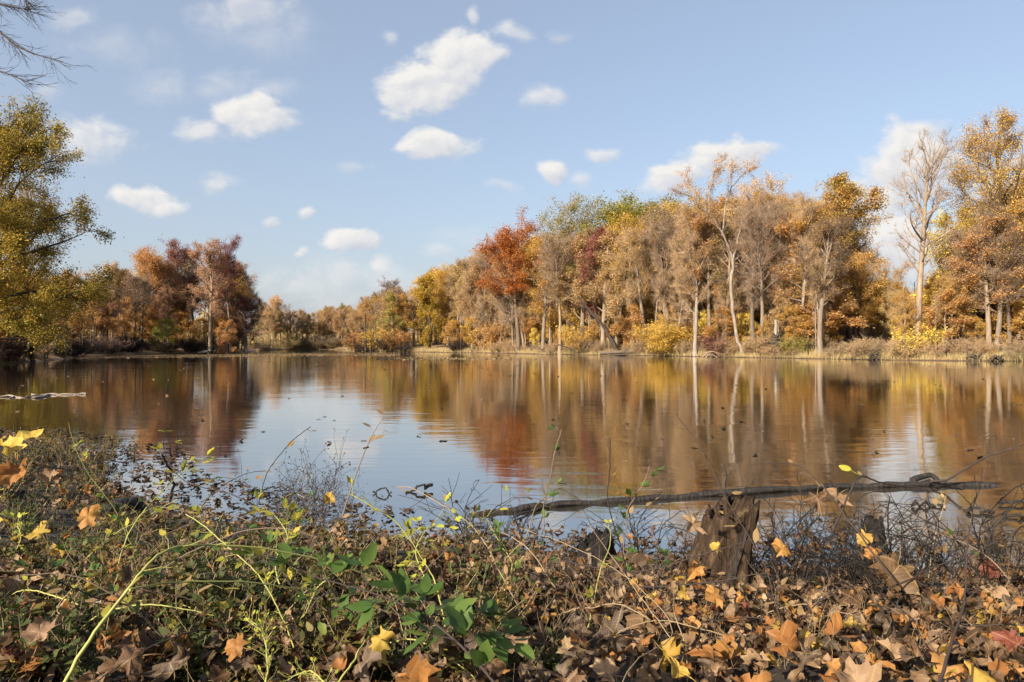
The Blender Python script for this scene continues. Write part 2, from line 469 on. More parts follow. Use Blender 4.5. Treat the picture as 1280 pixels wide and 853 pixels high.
# thin leaf
P_('thin_a', leaves=6500, H=22, n1=20, base=.35, len1=5.5, n2=8, n3=4, twig=1, lsize=.26, a_lo=1.0, a_hi=.5)
P_('thin_b', leaves=7500, H=20, n1=22, base=.25, len1=5, n2=8, n3=4, twig=1, lsize=.26, gn=.13, env='cone')
# full crowns
P_('full_a', leaves=17000, H=22, r0=.36, n1=24, base=.30, len1=8.6, n2=8, n3=4, twig=0, lsize=.27, jit=.4, a_lo=1.2, a_hi=.5)
P_('full_b', leaves=15000, H=20, n1=22, base=.24, len1=7.2, n2=8, n3=4, twig=0, lsize=.30, jit=.4, gn=.13)
P_('high_a', leaves=13000, H=26, r0=.42, n1=16, base=.6, len1=8, n2=9, n3=4, twig=1, lsize=.30, jit=.4, env='flat', a_lo=1.1, a_hi=.4)
# slim understorey
P_('slim_a', leaves=4200, H=11, r0=.12, n1=16, base=.2, len1=3.0, n2=6, n3=3, twig=1, lsize=.24, tl=.6, jit=.25, a_lo=1.3, a_hi=.7)
P_('slim_b', leaves=4600, H=8, r0=.09, n1=14, base=.15, len1=3.0, n2=6, n3=3, twig=1, lsize=.22, tl=.6, jit=.25, gn=.14, a_lo=1.3, a_hi=.8)
P_('pole', leaves=500, H=17, r0=.16, n1=14, base=.5, len1=2.6, n2=6, n3=4, twig=1, lsize=.2, a_lo=.9, a_hi=.4)

P_('bare_d', leaves=1500, lsize=.2, leaf=L['tan'], H=23, r0=.3, n1=18, base=.45, len1=6.5, n2=10, n3=5, twig=2, a_lo=.8, a_hi=.3, gn=.16, tw=TW['tan'], fork=1)
P_('bare_e', leaves=500, lsize=.2, leaf=L['gold'], H=21, r0=.26, n1=28, base=.25, len1=4.8, n2=9, n3=5, twig=2, a_lo=1.3, a_hi=.7, gn=.11, tw=TW['grey'])
P_('dome', leaves=16000, H=22, r0=.36, n1=20, base=.42, len1=9.5, n2=10, n3=4, twig=0, lsize=.27, jit=.4, env='flat', a_lo=1.25, a_hi=.55)

def set_mats(o, mats):
    for i, m in enumerate(mats):
        if m is not None and i < len(o.material_slots):
            o.material_slots[i].link = 'OBJECT'; o.material_slots[i].material = m

TREES = []
def tree(kind, px, Y, top=None, h=None, bark=None, tw=None, leaf=None, label=None, group=None, name='tree', rz=None, wide=1.0, cat='tree', sink=0.05, natural=None):
    if group and any(abs(px - a) < w and Y < b for a, w, b in ((1147, 15, 90), (928, 12, 103), (869, 8, 108), (700, 8, 128), (1075, 40, 100))): return None
    x = X_of(px, Y); z = gz(x, Y)
    tm, cm = PROTO[kind] if isinstance(kind, str) else kind
    if natural is None:
        co = np.empty(len(cm.vertices) * 3, np.float32); cm.vertices.foreach_get('co', co); natural = np.percentile(co[2::3], 99.7)
        tree.nat[cm.name] = natural
    if top is not None: h = CAMZ + (HOR - top) / F * Y - z
    s = h / natural
    e = empty(name, (x, Y, z - sink), R.uniform(0, TAU) if rz is None else rz, (s * wide, s * wide, s))
    if group: e.rotation_euler[0], e.rotation_euler[1] = R.normal(0, .035, 2); q = R.uniform(.85, 1.3); e.scale[0] *= q; e.scale[1] *= q
    a = link('trunk', tm, e); b = link('crown', cm, e)
    if bark: set_mats(a, [B[bark]])
    if tw or leaf: set_mats(b, [TW[tw] if tw else None, L[leaf] if leaf else None])
    tag(e, label, cat, group)
    TREES.append(dict(o=e, px=px, Y=Y, kind=kind, label=label))
    return e
tree.nat = {}

def fixed_skeleton(polys, Y, base_px, seed, twn=9, tl=1.2):
    """polys: (list of (px,py,dy), r0, r1, level): a real tree measured in metres from its base"""
    rng = rs(seed); g = at(base_px[0], base_px[1], Y); S = []
    for pts, r0, r1, lv in polys:
        q = np.array([at(p[0], p[1], Y) + np.array([0, p[2] if len(p) > 2 else 0, 0]) for p in pts]) - g
        # refine
        t = np.linspace(0, len(q) - 1, (len(q) - 1) * 3 + 1)
        qq = np.stack([np.interp(t, np.arange(len(q)), q[:, k]) for k in range(3)], -1)
        qq[1:-1] += rng.normal(0, .06 + r0 * .1, (len(qq) - 2, 3))
        S.append((qq, np.linspace(r0, r1, len(qq)), lv))
        if twn and lv >= 1:
            for j in range(int(twn * (len(q) - 1))):
                p2, d2 = on(qq, rng.uniform(.3, 1))
                q2 = path(rng, p2, side(d2, rng.uniform(.4, 1.0), rng.uniform(0, TAU)), rng.uniform(.8, 2.0) * tl, 4, .15, .1)
                S.append((q2, np.linspace(.035, .012, 5), 2))
                for k in range(4):
                    p3, d3 = on(q2, rng.uniform(.2, 1))
                    S.append((path(rng, p3, side(d3, rng.uniform(.4, 1), rng.uniform(0, TAU)), rng.uniform(.4, .9) * tl, 2, .1, .06), np.array([.016, .012, .008]), 3))
    return S

def build_trees():
    rng = rs(5)
    # ---- landmark trees of the right-hand wood
    wide = lambda k, **kw: tree_meshes('landmark', rs(k), **kw)
    tree(wide(301, leaves=17000, H=18, r0=.3, n1=26, base=.06, len1=5.2, n2=8, n3=4, twig=0, lsize=.30, jit=.35, leaf=L['goldgreen'], bark=B['dark'], a_lo=1.2, a_hi=.5),
         537, 167, top=344, leaf=None, label='dense gold and green tree leafy down to the water on the far shore', name='broadleaf_tree')
    tree(wide(302, leaves=26000, H=23, r0=.5, n1=20, base=.5, len1=9.5, n2=10, n3=5, twig=1, lsize=.32, jit=.42, leaf=L['rust'], bark=B['brown'], env='flat', a_lo=1.2, a_hi=.45, zmin=15),
         648, 139, top=268, label='rust-red oak with a broad arching crown high over the wood', name='oak_tree', wide=1.25)
    tree('dome', 714, 142, top=253, leaf='olive', label='olive green tree behind the rust-red oak at the skyline', name='broadleaf_tree', wide=1.35)
    tree('full_a', 764, 140, top=250, leaf='green', label='yellow-green rounded tree at the top of the wooded rise', name='broadleaf_tree', wide=1.5)
    tree('full_a', 812, 138, top=246, leaf='olive', label='greenish gold treetop left of the pale broken tree at the skyline', name='broadleaf_tree', wide=1.35)
    tree('full_b', 738, 127, top=284, leaf='red', tw='brown', label='dark red tree in the middle of the wood under the yellow-green tree', name='broadleaf_tree', wide=.75)
    tree('dome', 950, 113, top=217, leaf='orange', label='golden orange oak rising behind the pale broken tree', name='oak_tree', wide=.85)
    tree(wide(303, leaves=15000, H=25, r0=.4, n1=24, base=.3, len1=6.2, n2=8, n3=4, twig=1, lsize=.3, jit=.35, leaf=L['mixed'], bark=B['tan'], a_lo=1.1, a_hi=.5),
         1028, 110, top=222, label='tall tree with mixed orange, red and green leaves right of the golden oak', name='broadleaf_tree', wide=1.2)
    tree('bare_d', 1003, 97, top=236, bark='ash', tw='tan', label='bare pale tree with slanting forked limbs in front of the mixed orange tree', name='bare_tree', wide=.7)
    # pale broken tree
    Yb = 101
    S = fixed_skeleton([
        ([(928, 440), (922, 415, .3), (917, 385), (914, 350), (916, 320)], .27, .23, 0),
        ([(916, 322), (907, 296, -.5), (893, 275, -1), (876, 258, -1), (858, 243, -1.5), (835, 236, -2)], .19, .05, 1),
        ([(884, 266, -1), (887, 240, 0), (893, 215, 1), (905, 194, 1)], .16, .04, 1),
        ([(916, 322), (922, 300, .3), (927, 277, .5)], .20, .09, 0),
        ([(917, 322), (930, 311, 1), (947, 302, 2)], .17, .04, 1),
        ([(904, 290, .5), (915, 250, 3), (925, 222, 4), (930, 192, 5)], .15, .03, 1),
        ([(893, 275), (885, 250, 2), (872, 225, 3), (866, 204, 4)], .12, .03, 1),
        ([(925, 222, 4), (940, 205, 4), (952, 196, 5)], .08, .03, 1)], Yb, (928, 440), 77, 7, 1.1)
    tm = tree_meshes('broken', rs(78), S=S, leaves=1500, lsize=.24, jit=.3, twig=1, tl=.6, bark=B['ash'], tw=TW['tan'], leaf=L['gold'])
    tree(tm, 928, Yb, h=29, rz=0, natural=29, label='pale half-dead tree with a snapped white top and arching left limb', name='broken_tree', sink=.1)
    # tall bare tree
    Yt = 85
    tb = tree_meshes('tallbare', rs(91), leaves=0, H=27, r0=.44, n1=32, base=.36, len1=6.8, n2=9, n3=5, twig=1, tl=.45, tr=.007, a_lo=1.05, a_hi=.55, gn=.1, up=.07, gt=.018, bark=B['tan'], tw=TW['grey'])
    e = tree(tb, 1147, Yt, top=166, label='tall bare tree with a straight trunk standing alone on the right bank', name='bare_tree', wide=.95)
    # right edge gold tree
    tg = tree_meshes('edgegold', rs(93), leaves=26000, H=28, r0=.5, n1=26, base=.22, len1=9, n2=10, n3=5, twig=1, tl=.8, lsize=.2, jit=.4, bark=B['brown'], tw=TW['brown'], leaf=L['gold'], a_lo=1.2, a_hi=.5)
    tree(tg, 1262, 87, top=146, label='big golden-brown tree at the right edge of the photo', name='broadleaf_tree')
    tree('full_b', 1215, 92, top=262, leaf='yellow', label='yellow tree below and left of the big golden-brown tree at the right edge', name='broadleaf_tree')
    tree('full_a', 1082, 102, top=316, leaf='orange', label='orange tree filling the gap left of the tall bare tree', name='broadleaf_tree', wide=1.3)
    tree('dome', 1118, 106, top=322, leaf='gold', bark='tan', label='golden tree behind the tall bare tree, right of the orange tree in the gap', name='broadleaf_tree')
    tree('thin_b', 1185, 96, top=310, leaf='gold', tw='tan', label='thin golden tree just right of the tall bare tree', name='broadleaf_tree')
    tree('bare_c', 700, 127, top=287, bark='tan', tw='grey', label='bare tree with a pale double trunk by the small fallen branch on the bank', name='bare_tree')
    tree('bare_a', 869, 107, top=262, bark='ash', tw='tan', label='bare tree with a straight pale trunk left of the red bush', name='bare_tree')
    tree('bare_d', 491, 196, top=345, bark='brown', tw='brown', label='bare vase-shaped tree standing above the low orange bushes far off', name='bare_tree', wide=1.35)
    tree('bare_b', 572, 166, top=322, tw='grey', label='bare grey tree right behind the dense gold and green tree', name='bare_tree')
    tree('bare_c', 606, 156, top=308, tw='grey', label='bare tree left of the rust-red oak', name='bare_tree')
    tree('bare_b', 833, 116, top=254, tw='brown', label='bare brown tree between the bright yellow bush and the skyline', name='bare_tree')
    # ---- left-hand wood
    tree('full_a', 172, 138, top=308, leaf='orange', label='orange tree left of the dark red trees on the left shore', name='broadleaf_tree', bark='brown')
    tree('full_a', 228, 146, top=300, leaf='red', label='dark red tree behind the pale-trunked tree on the left shore', name='broadleaf_tree')
    tree('high_a', 288, 139, top=295, leaf='red', tw='brown', label='tallest dark red tree at the right end of the left wood', name='broadleaf_tree', wide=.85)
    tree('thin_a', 262, 133, top=299, leaf='pink', bark='tan', tw='tan', label='pale-trunked tree with thin pinkish leaves in front of the dark red trees', name='broadleaf_tree')
    tree('full_b', 308, 142, top=368, leaf='maroon', label='small maroon tree at the tip of the left wood', name='broadleaf_tree', wide=1.1)
    tree('slim_b', 206, 129, top=398, leaf='green', label='small green and yellow tree low on the left shore', name='broadleaf_tree', wide=1.25)
    tree('full_b', 140, 132, top=330, leaf='tan', label='tan tree between the big oak and the orange tree', name='broadleaf_tree')
    tree('slim_a', 285, 131, top=400, leaf='orange', label='small orange tree below the small maroon tree', name='broadleaf_tree', wide=1.2)
    tree('full_a', 340, 226, top=369, leaf='pink', label='pinkish tree with a reddish top just beyond the left wood', name='broadleaf_tree')
    # the big oak at the left edge: flat sprays of branches over the water
    ok = tree_meshes('bigoak', rs(120), leaves=100000, lsize=.245, jit=.36, twig=1, tl=.7, H=23.5, r0=.55, base=.05, n1=40, len1=15, env='round', n2=13, l2=.32, n3=5, l3=.5, gn=.09, up=.012,
                     a_lo=1.55, a_hi=.6, bark=B['dark'], tw=TW['dark'], leaf=L['oak'])
    cv = np.empty(len(ok[1].vertices) * 3, np.float32); ok[1].vertices.foreach_get('co', cv); cv = cv.reshape(-1, 3)[::7]
    def spread(a):      # turn the oak so that its boughs over the water are evenly filled
        x = cv[:, 0] * math.cos(a) - cv[:, 1] * math.sin(a); h = np.histogram(cv[x > 7, 2], bins=9, range=(1, 22))[0]
        return np.sqrt(h[:8]).sum() + 3 * np.sqrt(h[:8].min())
    turn = max(np.linspace(0, TAU, 48, endpoint=False), key=spread)
    tree(ok, -38, 62, rz=float(turn), top=120, label='big green and gold oak leaning its branches over the left shore', name='oak_tree', wide=.98)
    tree('full_b', 35, 76, top=330, leaf='gold', label='golden tree under the big oak at the left shore', name='broadleaf_tree', bark='dark')
    tree('full_b', 84, 96, top=338, leaf='orange', label='orange tree between the big oak and the tan tree on the left shore', name='broadleaf_tree', bark='brown')
    tree('full_b', -5, 70, top=345, leaf='gold', label='golden tree at the very left edge below the big oak', name='broadleaf_tree', bark='brown')
    tree('full_a', 42, 72, top=232, leaf='oak', label='second oak just behind the big oak at the left, reaching over its lower branches', name='oak_tree', bark='dark', wide=.8)
    tree('slim_b', 55, 82, top=392, leaf='gold', label='low yellow-brown sapling overhanging the water under the big oak', name='sapling', wide=1.5, cat='sapling')
    tree('slim_b', 10, 70, top=385, leaf='orange', label='low orange sapling at the left edge under the big oak', name='sapling', wide=1.5, cat='sapling')

    # ---- first row along the shore: one label each, read off the landmarks
    marks = [(537, 'the gold-green tree'), (648, 'the rust-red oak'), (830, 'the bright yellow bush'), (928, 'the pale broken tree'), (1147, 'the tall bare tree')]
    row = []
    kinds = [('bare_d', 'tan', None, 'bare forking tree'), ('bare_e', 'grey', None, 'bare narrow tree'), ('bare_a', 'grey', None, 'bare grey tree'), ('bare_b', 'tan', None, 'bare tan twiggy tree'), ('bare_c', 'grey', None, 'bare spreading tree'),
             ('thin_a', 'tan', 'gold', 'thinly leaved golden tree'), ('thin_b', 'tan', 'tan', 'thinly leaved tan tree'), ('pole', 'grey', 'gold', 'slim pole-like tree'),
             ('bare_b', 'brown', None, 'bare brown twiggy tree'), ('thin_a', 'grey', 'orange', 'thinly leaved orange tree')]
    fx = np.array([p for p, y in far_edge]); fy = np.array([y for p, y in far_edge])
    def topline(px):
        return np.interp(px, [-100, 100, 140, 170, 230, 300, 318, 335, 360, 400, 440, 480, 520, 560, 600, 640, 700, 760, 830, 900, 960, 1040, 1080, 1120, 1160, 1200, 1280, 1400],
                         [300, 350, 330, 318, 308, 312, 372, 374, 386, 383, 376, 364, 354, 330, 318, 306, 294, 283, 262, 252, 246, 258, 338, 362, 362, 300, 230, 230])
    px = 462.0; used = {}
    while px < 1285:
        px += rng.uniform(9, 19)
        Y = float(np.interp(px, fx, fy)) + rng.uniform(1.5, 8)
        if min(abs(px - p) for p in (928, 1147)) < 9: continue
        k, tw, lf, nm = kinds[rng.integers(len(kinds))]
        if 496 < px < 578: continue
        tp = topline(px) + abs(rng.normal(4, 13)) + (18 if k == 'pole' else 0)
        row.append((px, Y, tp, k, tw, lf, nm))
    cnt = {}
    for px, Y, tp, k, tw, lf, nm in row:
        mk = min(marks, key=lambda q: abs(q[0] - px)); sd = 'left' if px < mk[0] else 'right'
        cnt.setdefault((nm, mk[1], sd), []).append(px)
    words = ['nearest', 'second', 'third', 'fourth', 'fifth', 'sixth', 'seventh', 'eighth', 'ninth', 'tenth']
    for px, Y, tp, k, tw, lf, nm in row:
        mk = min(marks, key=lambda q: abs(q[0] - px)); sd = 'left' if px < mk[0] else 'right'
        lst = sorted(cnt[(nm, mk[1], sd)], key=lambda q: abs(q - mk[0])); i = lst.index(px)
        lab = (words[i] + ' ' if len(lst) > 1 else 'the one ') + f'{nm} at the shore {sd} of {mk[1]}'
        tree(k, px, Y, top=tp, bark=['grey', 'tan', 'grey', 'brown', 'tan'][rng.integers(5)], tw=tw, leaf=lf, label=lab, name='bare_tree' if lf is None else 'broadleaf_tree', group='trees along the far shore')
    # ---- the wood behind
    back = [('dome', 'tan', 'tan'), ('dome', 'tan', 'gold'), ('bare_d', 'tan', None), ('bare_e', 'grey', None), ('dome', 'tan', 'orange'), ('thin_a', 'tan', 'gold'), ('bare_a', 'grey', None), ('bare_b', 'tan', 'tan'), ('thin_b', 'tan', 'gold'), ('thin_a', 'tan', 'gold'), ('thin_b', 'tan', 'tan'), ('full_b', 'tan', 'gold'),
            ('bare_a', 'tan', None), ('bare_c', 'tan', 'tan'), ('thin_a', 'tan', 'tan'), ('bare_b', 'grey', 'pink')]
    for ring, (d0, d1, stp, lift) in enumerate([(8, 18, 13, 4), (18, 32, 13, 0), (32, 52, 14, -2)]):
        px = 455.0
        while px < 1330:
            px += rng.uniform(.6, 1.4) * stp
            Y = float(np.interp(px, fx, fy)) + rng.uniform(d0, d1)
            k, tw, lf = back[rng.integers(len(back))]
            if ring == 0 and k.startswith('full'): k = 'thin_b'
            nm = {None: 'bare', 'tan': 'tan-leaved', 'gold': 'golden', 'orange': 'orange', 'rust': 'rusty-leaved', 'pink': 'pinkish'}[lf]
            tree(k, px, Y, top=topline(px) + lift - 4 + abs(rng.normal(0, 8)), bark=['grey', 'tan', 'brown'][rng.integers(3)], tw=tw, leaf=lf,
                 label=f'{nm} tree packed inside the wood behind the right-hand shore', group=f'{nm} trees inside the right-hand wood', name='bare_tree' if lf is None else 'broadleaf_tree')
    # understorey, right
    for i in range(128):
        px = rng.uniform(560, 1330); Y = float(np.interp(px, fx, fy)) + (rng.uniform(1, 8) if i % 2 else rng.uniform(6, 26))
        lf = ['gold', 'gold', 'gold', 'gold', 'tan', 'gold', 'yellow', 'orange'][rng.integers(8)]
        if px > 960 and lf == 'yellow' and rng.random() < .5: lf = 'tan'
        nm = {'yellow': 'bright yellow', 'gold': 'golden', 'orange': 'orange', 'tan': 'tan'}[lf]
        tree(['slim_a', 'slim_b'][rng.integers(2)], px, Y, h=min(rng.uniform(4, 9) if i % 2 else rng.uniform(7, 14), (410 - topline(px)) / F * Y), bark='tan', tw='tan', leaf=lf, name='sapling', cat='sapling',
             label=f'{nm} sapling growing under the tall trees of the right-hand wood', group=f'{nm} saplings under the right-hand trees', wide=rng.uniform(.9, 1.4))
    for i in range(85):
        px = rng.uniform(570, 1330); Y = float(np.interp(px, fx, fy)) + rng.uniform(1, 14)
        pale = rng.random() < .5
        tree(['pole', 'bare_e', 'bare_d'][rng.integers(3)], px, Y, h=min(rng.uniform(11, 19), (425 - topline(px)) / F * Y), bark='ash' if pale else 'tan', tw='tan', leaf=['tan', 'gold'][rng.integers(2)], name='sapling', cat='young tree', wide=rng.uniform(.5, .8),
             label=('pale' if pale else 'tan') + ' thin-trunked young tree among the trees of the right-hand shore', group=('pale' if pale else 'tan') + ' thin young trees on the right-hand shore')
    # left wood filling
    lw = [('pole', 'dark', 'gold', 'dark slender'), ('thin_a', 'brown', 'pink', 'thin pinkish'), ('full_b', 'tan', 'gold', 'golden'), ('thin_b', 'tan', 'orange', 'thin orange'), ('bare_a', 'brown', None, 'bare'),
          ('pole', 'grey', 'tan', 'slender pale'), ('bare_b', 'brown', 'pink', 'bare twiggy'), ('full_a', 'tan', 'pink', 'pinkish')]
    for i in range(64):
        px = rng.uniform(-60, 308); dpt = rng.uniform(1.5, 9) if i < 30 else rng.uniform(8, 45)
        Y = float(np.interp(px, fx, fy)) + dpt
        k, tw, lf, nm = lw[rng.integers(len(lw))]
        if i < 30 and k.startswith('full'): k, tw, lf, nm = lw[0]
        tree(k, px, Y, top=topline(px) + 6 + abs(rng.normal(10, 16)), bark=['dark', 'brown', 'grey'][rng.integers(3)], tw=tw, leaf=lf,
             label=f'{nm} tree standing in the wood on the left shore', group=f'{nm} trees in the left-hand wood', name='bare_tree' if lf is None else 'broadleaf_tree')
    for i in range(26):
        px = rng.uniform(-30, 300); Y = float(np.interp(px, fx, fy)) + rng.uniform(4, 25)
        lf = ['gold', 'orange', 'yellow', 'pink'][rng.integers(4)]
        nm = {'yellow': 'yellow', 'gold': 'golden', 'orange': 'orange', 'pink': 'pinkish'}[lf]
        tree(['slim_a', 'slim_b'][rng.integers(2)], px, Y, h=rng.uniform(5, 10), bark='brown', tw='brown', leaf=lf, name='sapling', cat='sapling',
             label=f'{nm} sapling in the wood on the left shore', group=f'{nm} saplings in the left-hand wood', wide=rng.uniform(.9, 1.4))
    # the far end of the lake
    fe = [('bare_b', 'tan', 'tan', 'bare tan'), ('thin_a', 'tan', 'tan', 'thin tan'), ('bare_a', 'grey', None, 'bare grey'), ('thin_b', 'tan', 'olive', 'thin olive green'), ('full_b', 'tan', 'tan', 'tan-leaved')]
    for i in range(60):
        px = rng.uniform(318, 500); Y = float(np.interp(px, fx, fy)) + (rng.uniform(2, 14) if i < 26 else rng.uniform(14, 60))
        k, tw, lf, nm = fe[rng.integers(len(fe))]
        tree(k, px, Y, top=topline(px) + abs(rng.normal(2, 9)), bark=['tan', 'grey'][rng.integers(2)], tw=tw, leaf=lf,
             label=f'{nm} tree at the far end of the lake', group=f'{nm} trees at the far end of the lake', name='bare_tree' if lf is None else 'broadleaf_tree')

# ------------------------------------------------------------------ shrubs of the far shore
def shrub_meshes(seed, h, w, n, leaves, lsize, twig=3, tr=.014):
    rng = rs(seed); st = MB(); fo = MB(); P = []; D = []
    for i in range(n):
        a = rng.uniform(0, TAU); o = np.array([math.cos(a), math.sin(a), 0]) * rng.uniform(0, w * .25)
        q = path(rng, o + np.array([0, 0, -.1]), np.array([math.cos(a) * rng.uniform(0, .9) * w / h, math.sin(a) * rng.uniform(0, .9) * w / h, 1]), h * rng.uniform(.6, 1.05), 5, .13, -.01)
        st.tube(q, np.linspace(.03, .012, 6), 4)
        for j in range(9):
            p2, d2 = on(q, rng.uniform(.15, 1))
            q2 = path(rng, p2, side(d2, rng.uniform(.4, 1.1), rng.uniform(0, TAU)), h * rng.uniform(.15, .4), 3, .15, .02)
            st.prisms(q2[:-1], q2[1:], .012, .008, 3)
            P += list(q2[1:]); D += list(q2[1:] - q2[:-1])
    P = np.array(P); D = nrm(np.array(D))
    i = np.repeat(np.arange(len(P)), twig)
    d = nrm(D[i] + .7 * rng.standard_normal((len(i), 3)))
    st.prisms(P[i], P[i] + d * (rng.uniform(.1, .3, len(i)) * h * .5)[:, None], tr * .8, tr * .4, 3)
    if leaves:
        put_leaves(fo, rng, P, leaves, lsize, h * .06, 0)
        return st.mesh('shrub_stems', [TW['tan']]), fo.mesh('shrub_foliage', [L['yellow']])
    return st.mesh('shrub_stems', [TW['tan']]), None

def build_shrubs():
    rng = rs(8)
    pr = dict(full=shrub_meshes(1, 3, 3, 16, 4200, .15), thin=shrub_meshes(2, 2.4, 2.6, 16, 900, .13), bare=shrub_meshes(3, 2.2, 2.8, 20, 0, .1, 4), big=shrub_meshes(4, 6, 4.6, 22, 15000, .19))
    fx = np.array([p for p, y in far_edge]); fy = np.array([y for p, y in far_edge])
    def shrub(k, px, Y, h, tw, lf, label, group=None, wide=1.0, name='shrub'):
        x = X_of(px, Y); st, fo = pr[k]; base = {'full': 3, 'thin': 2.4, 'bare': 2.2, 'big': 6}[k]; s = h / base
        e = empty(name, (x, Y, max(gz(x, Y), 0) - .03), rng.uniform(0, TAU), (s * wide, s * wide, s))
        set_mats(link('stems', st, e), [TW[tw]])
        if fo: set_mats(link('foliage', fo, e), [L[lf]])
        tag(e, label, 'bush', group)
    shrub('big', 832, 111.5, 5.6, 'tan', 'yellow', 'bright yellow bush hanging over the far shore near the middle of the wood', wide=1.25)
    shrub('full', 890, 104.5, 3.2, 'brown', 'red', 'red bush between the straight pale trunk and the pale broken tree', wide=1.1)
    shrub('thin', 915, 103.5, 2.6, 'tan', 'rust', 'small rusty bush at the foot of the pale broken tree')
    shrub('full', 993, 94.5, 2.6, 'tan', 'green', 'yellow-green bush right of the upturned roots')
    shrub('full', 449, 188, 5.2, 'brown', 'orange', 'orange bush left of the dark bush on the far shore', wide=1.1)
    shrub('full', 478, 172, 5.4, 'brown', 'gold', 'golden orange bush right of the dark stub on the far shore', wide=1.2)
    shrub('full', 499, 168, 5, 'brown', 'orange', 'orange bush against the left side of the dense gold and green tree')
    shrub('full', 1158, 83, 3.4, 'tan', 'yellow', 'yellow bush at the foot of the tall bare tree', wide=1.2)
    shrub('full', 708, 128.5, 4.0, 'tan', 'yellow', 'yellow bush beside the pale double trunk')
    shrub('full', 730, 124, 4.6, 'tan', 'gold', 'golden bush right of the pale double trunk')
    shrub('full', 612, 148, 6.0, 'tan', 'orange', 'light orange bush under the rust-red oak at the water')
    for px, Y, h in ((455, 178, 2.6), (466, 173, 3.0), (484, 170, 3.4), (505, 165, 2.6), (571, 157, 2.6), (575, 156.5, 2.2)):
        shrub('bare', px, Y, h, 'dark', None, 'dark brushy shrub at the water far off, beside the dense gold and green tree', 'dark shrubs by the dense tree', wide=1.3)
    pal = [('bare', 'tan', None, 'bare tan'), ('bare', 'straw', None, 'straw-coloured'), ('thin', 'tan', 'tan', 'tan-leaved'), ('thin', 'tan', 'gold', 'sparse golden'), ('full', 'tan', 'gold', 'leafy golden')]
    for i in range(150):
        px = rng.uniform(590, 1330); dd = abs(rng.normal(0, 4)) + .3; Y = float(np.interp(px, fx, fy)) + dd
        k, tw, lf, nm = pal[rng.choice(5, p=[.36, .30, .22, .09, .03])]
        shrub(k, px, Y, rng.uniform(1.0, 2.6), tw, lf, f'{nm} shrub on the bank of the right-hand shore', f'{nm} shrubs along the right-hand shore', wide=rng.uniform(.9, 1.5))
    for i in range(46):
        px = rng.uniform(-20, 320); Y = float(np.interp(px, fx, fy)) + abs(rng.normal(0, 4)) + .5
        dk = rng.random() < .6
        k, tw, lf, nm = ('bare', 'dark', None, 'dark bare') if dk else ('thin', 'brown', ['gold', 'red', 'tan'][rng.integers(3)], 'brown')
        shrub(k, px, Y, rng.uniform(1.2, 3), tw, lf, f'{nm} shrub on the bank of the left shore', f'{nm} shrubs along the left shore', wide=rng.uniform(1, 1.6))
    for i in range(26):
        px = rng.uniform(318, 445); Y = float(np.interp(px, fx, fy)) + abs(rng.normal(0, 6)) + .5
        k, tw, lf, nm = ('bare', 'brown', None, 'brown bare') if rng.random() < .5 else ('thin', 'tan', 'olive', 'greyish green')
        shrub(k, px, Y, rng.uniform(2, 4.5), tw, lf, f'{nm} shrub at the far end of the lake', f'{nm} shrubs at the far end of the lake', wide=1.4)
    # tan grass fringe and the deep wood that reads as one mass
    N = 26000
    px = rng.uniform(320, 1400, N); Y = np.interp(px, fx, fy) + np.abs(rng.normal(0, 2.2, N)) + .05
    x = X_of(px, Y); z = ground_z(x, Y); p0 = np.stack([x, Y, z - .03], -1)
    d = rng.normal(0, .25, (N, 3)); d[:, 2] = 1
    mb = MB(); h = rng.uniform(.25, 1.0, N)
    wv = np.stack([rng.normal(0, 1, N), rng.normal(0, .4, N), np.zeros(N)], -1); wv = nrm(wv) * .022
    V = np.stack([p0 - wv, p0 + wv, p0 + d * h[:, None]], 1).reshape(-1, 3)
    mb.add(V, np.arange(3 * N).reshape(-1, 3))
    gm = leaf_mat('dry_grass', [(.30, .22, .11), (.42, .31, .15), (.50, .38, .2), (.36, .34, .12)], .3)
    tag(mb.build('grass', [gm]), 'dry tan grass growing along the far water\'s edge', 'grass', kind='stuff')
    mb = MB(); N = 70000
    px = rng.uniform(-140, 1420, N); base = np.interp(px, fx, fy); dp = rng.uniform(38, 110, N)
    Y = base + dp; x = X_of(px, Y); g = ground_z(x, Y)
    hh = rng.uniform(0, 1, N) ** 1.2 * (7 + 2 * np.sin(px * .05) + 2 * np.sin(px * .13)) * np.where((px > 300) & (px < 520), .35, 1)
    P = np.stack([x, Y, g + hh], -1)
    nv = rng.standard_normal((N, 3)); nv[:, 2] = abs(nv[:, 2]) + .4
    mb.batch(LEAF4, rot_from(nv, rng.uniform(0, TAU, N)), P, rng.uniform(.5, 1.0, N), 0)
    M = 2600; i = rng.choice(N, M); p0 = P[i].copy(); p0[:, 2] = g[i] - .2; p1 = p0 + np.stack([rng.normal(0, .6, M), rng.normal(0, .6, M), rng.uniform(4, 10, M) * np.where((px[i] > 300) & (px[i] < 520), .4, 1)], -1)
    mb.prisms(p0, p1, rng.uniform(.08, .2, M), .05, 4, 1)
    K = 60000; i = rng.choice(M, K); f = rng.uniform(.25, 1, K)[:, None]; q0 = p0[i] * (1 - f) + p1[i] * f; dd = rng.normal(0, 1, (K, 3)); dd[:, 2] = abs(dd[:, 2]) + .3
    mb.prisms(q0, q0 + nrm(dd) * rng.uniform(.6, 2.2, K)[:, None], .022, .01, 3, 2)
    tag(mb.build('woodland', [L['tan'], B['grey'], TW['grey']]), 'deep wood of thin trunks and tan leaves behind the shore trees', 'woodland', kind='stuff')

build_ground(); build_water(); build_trees(); build_shrubs()
#FG_BEGIN
# ------------------------------------------------------------------ things on the far shore
def px_poly(pts, Y0=None):
    """points (px, py, Y) in metres"""
    return np.array([at(p[0], p[1], p[2]) for p in pts])

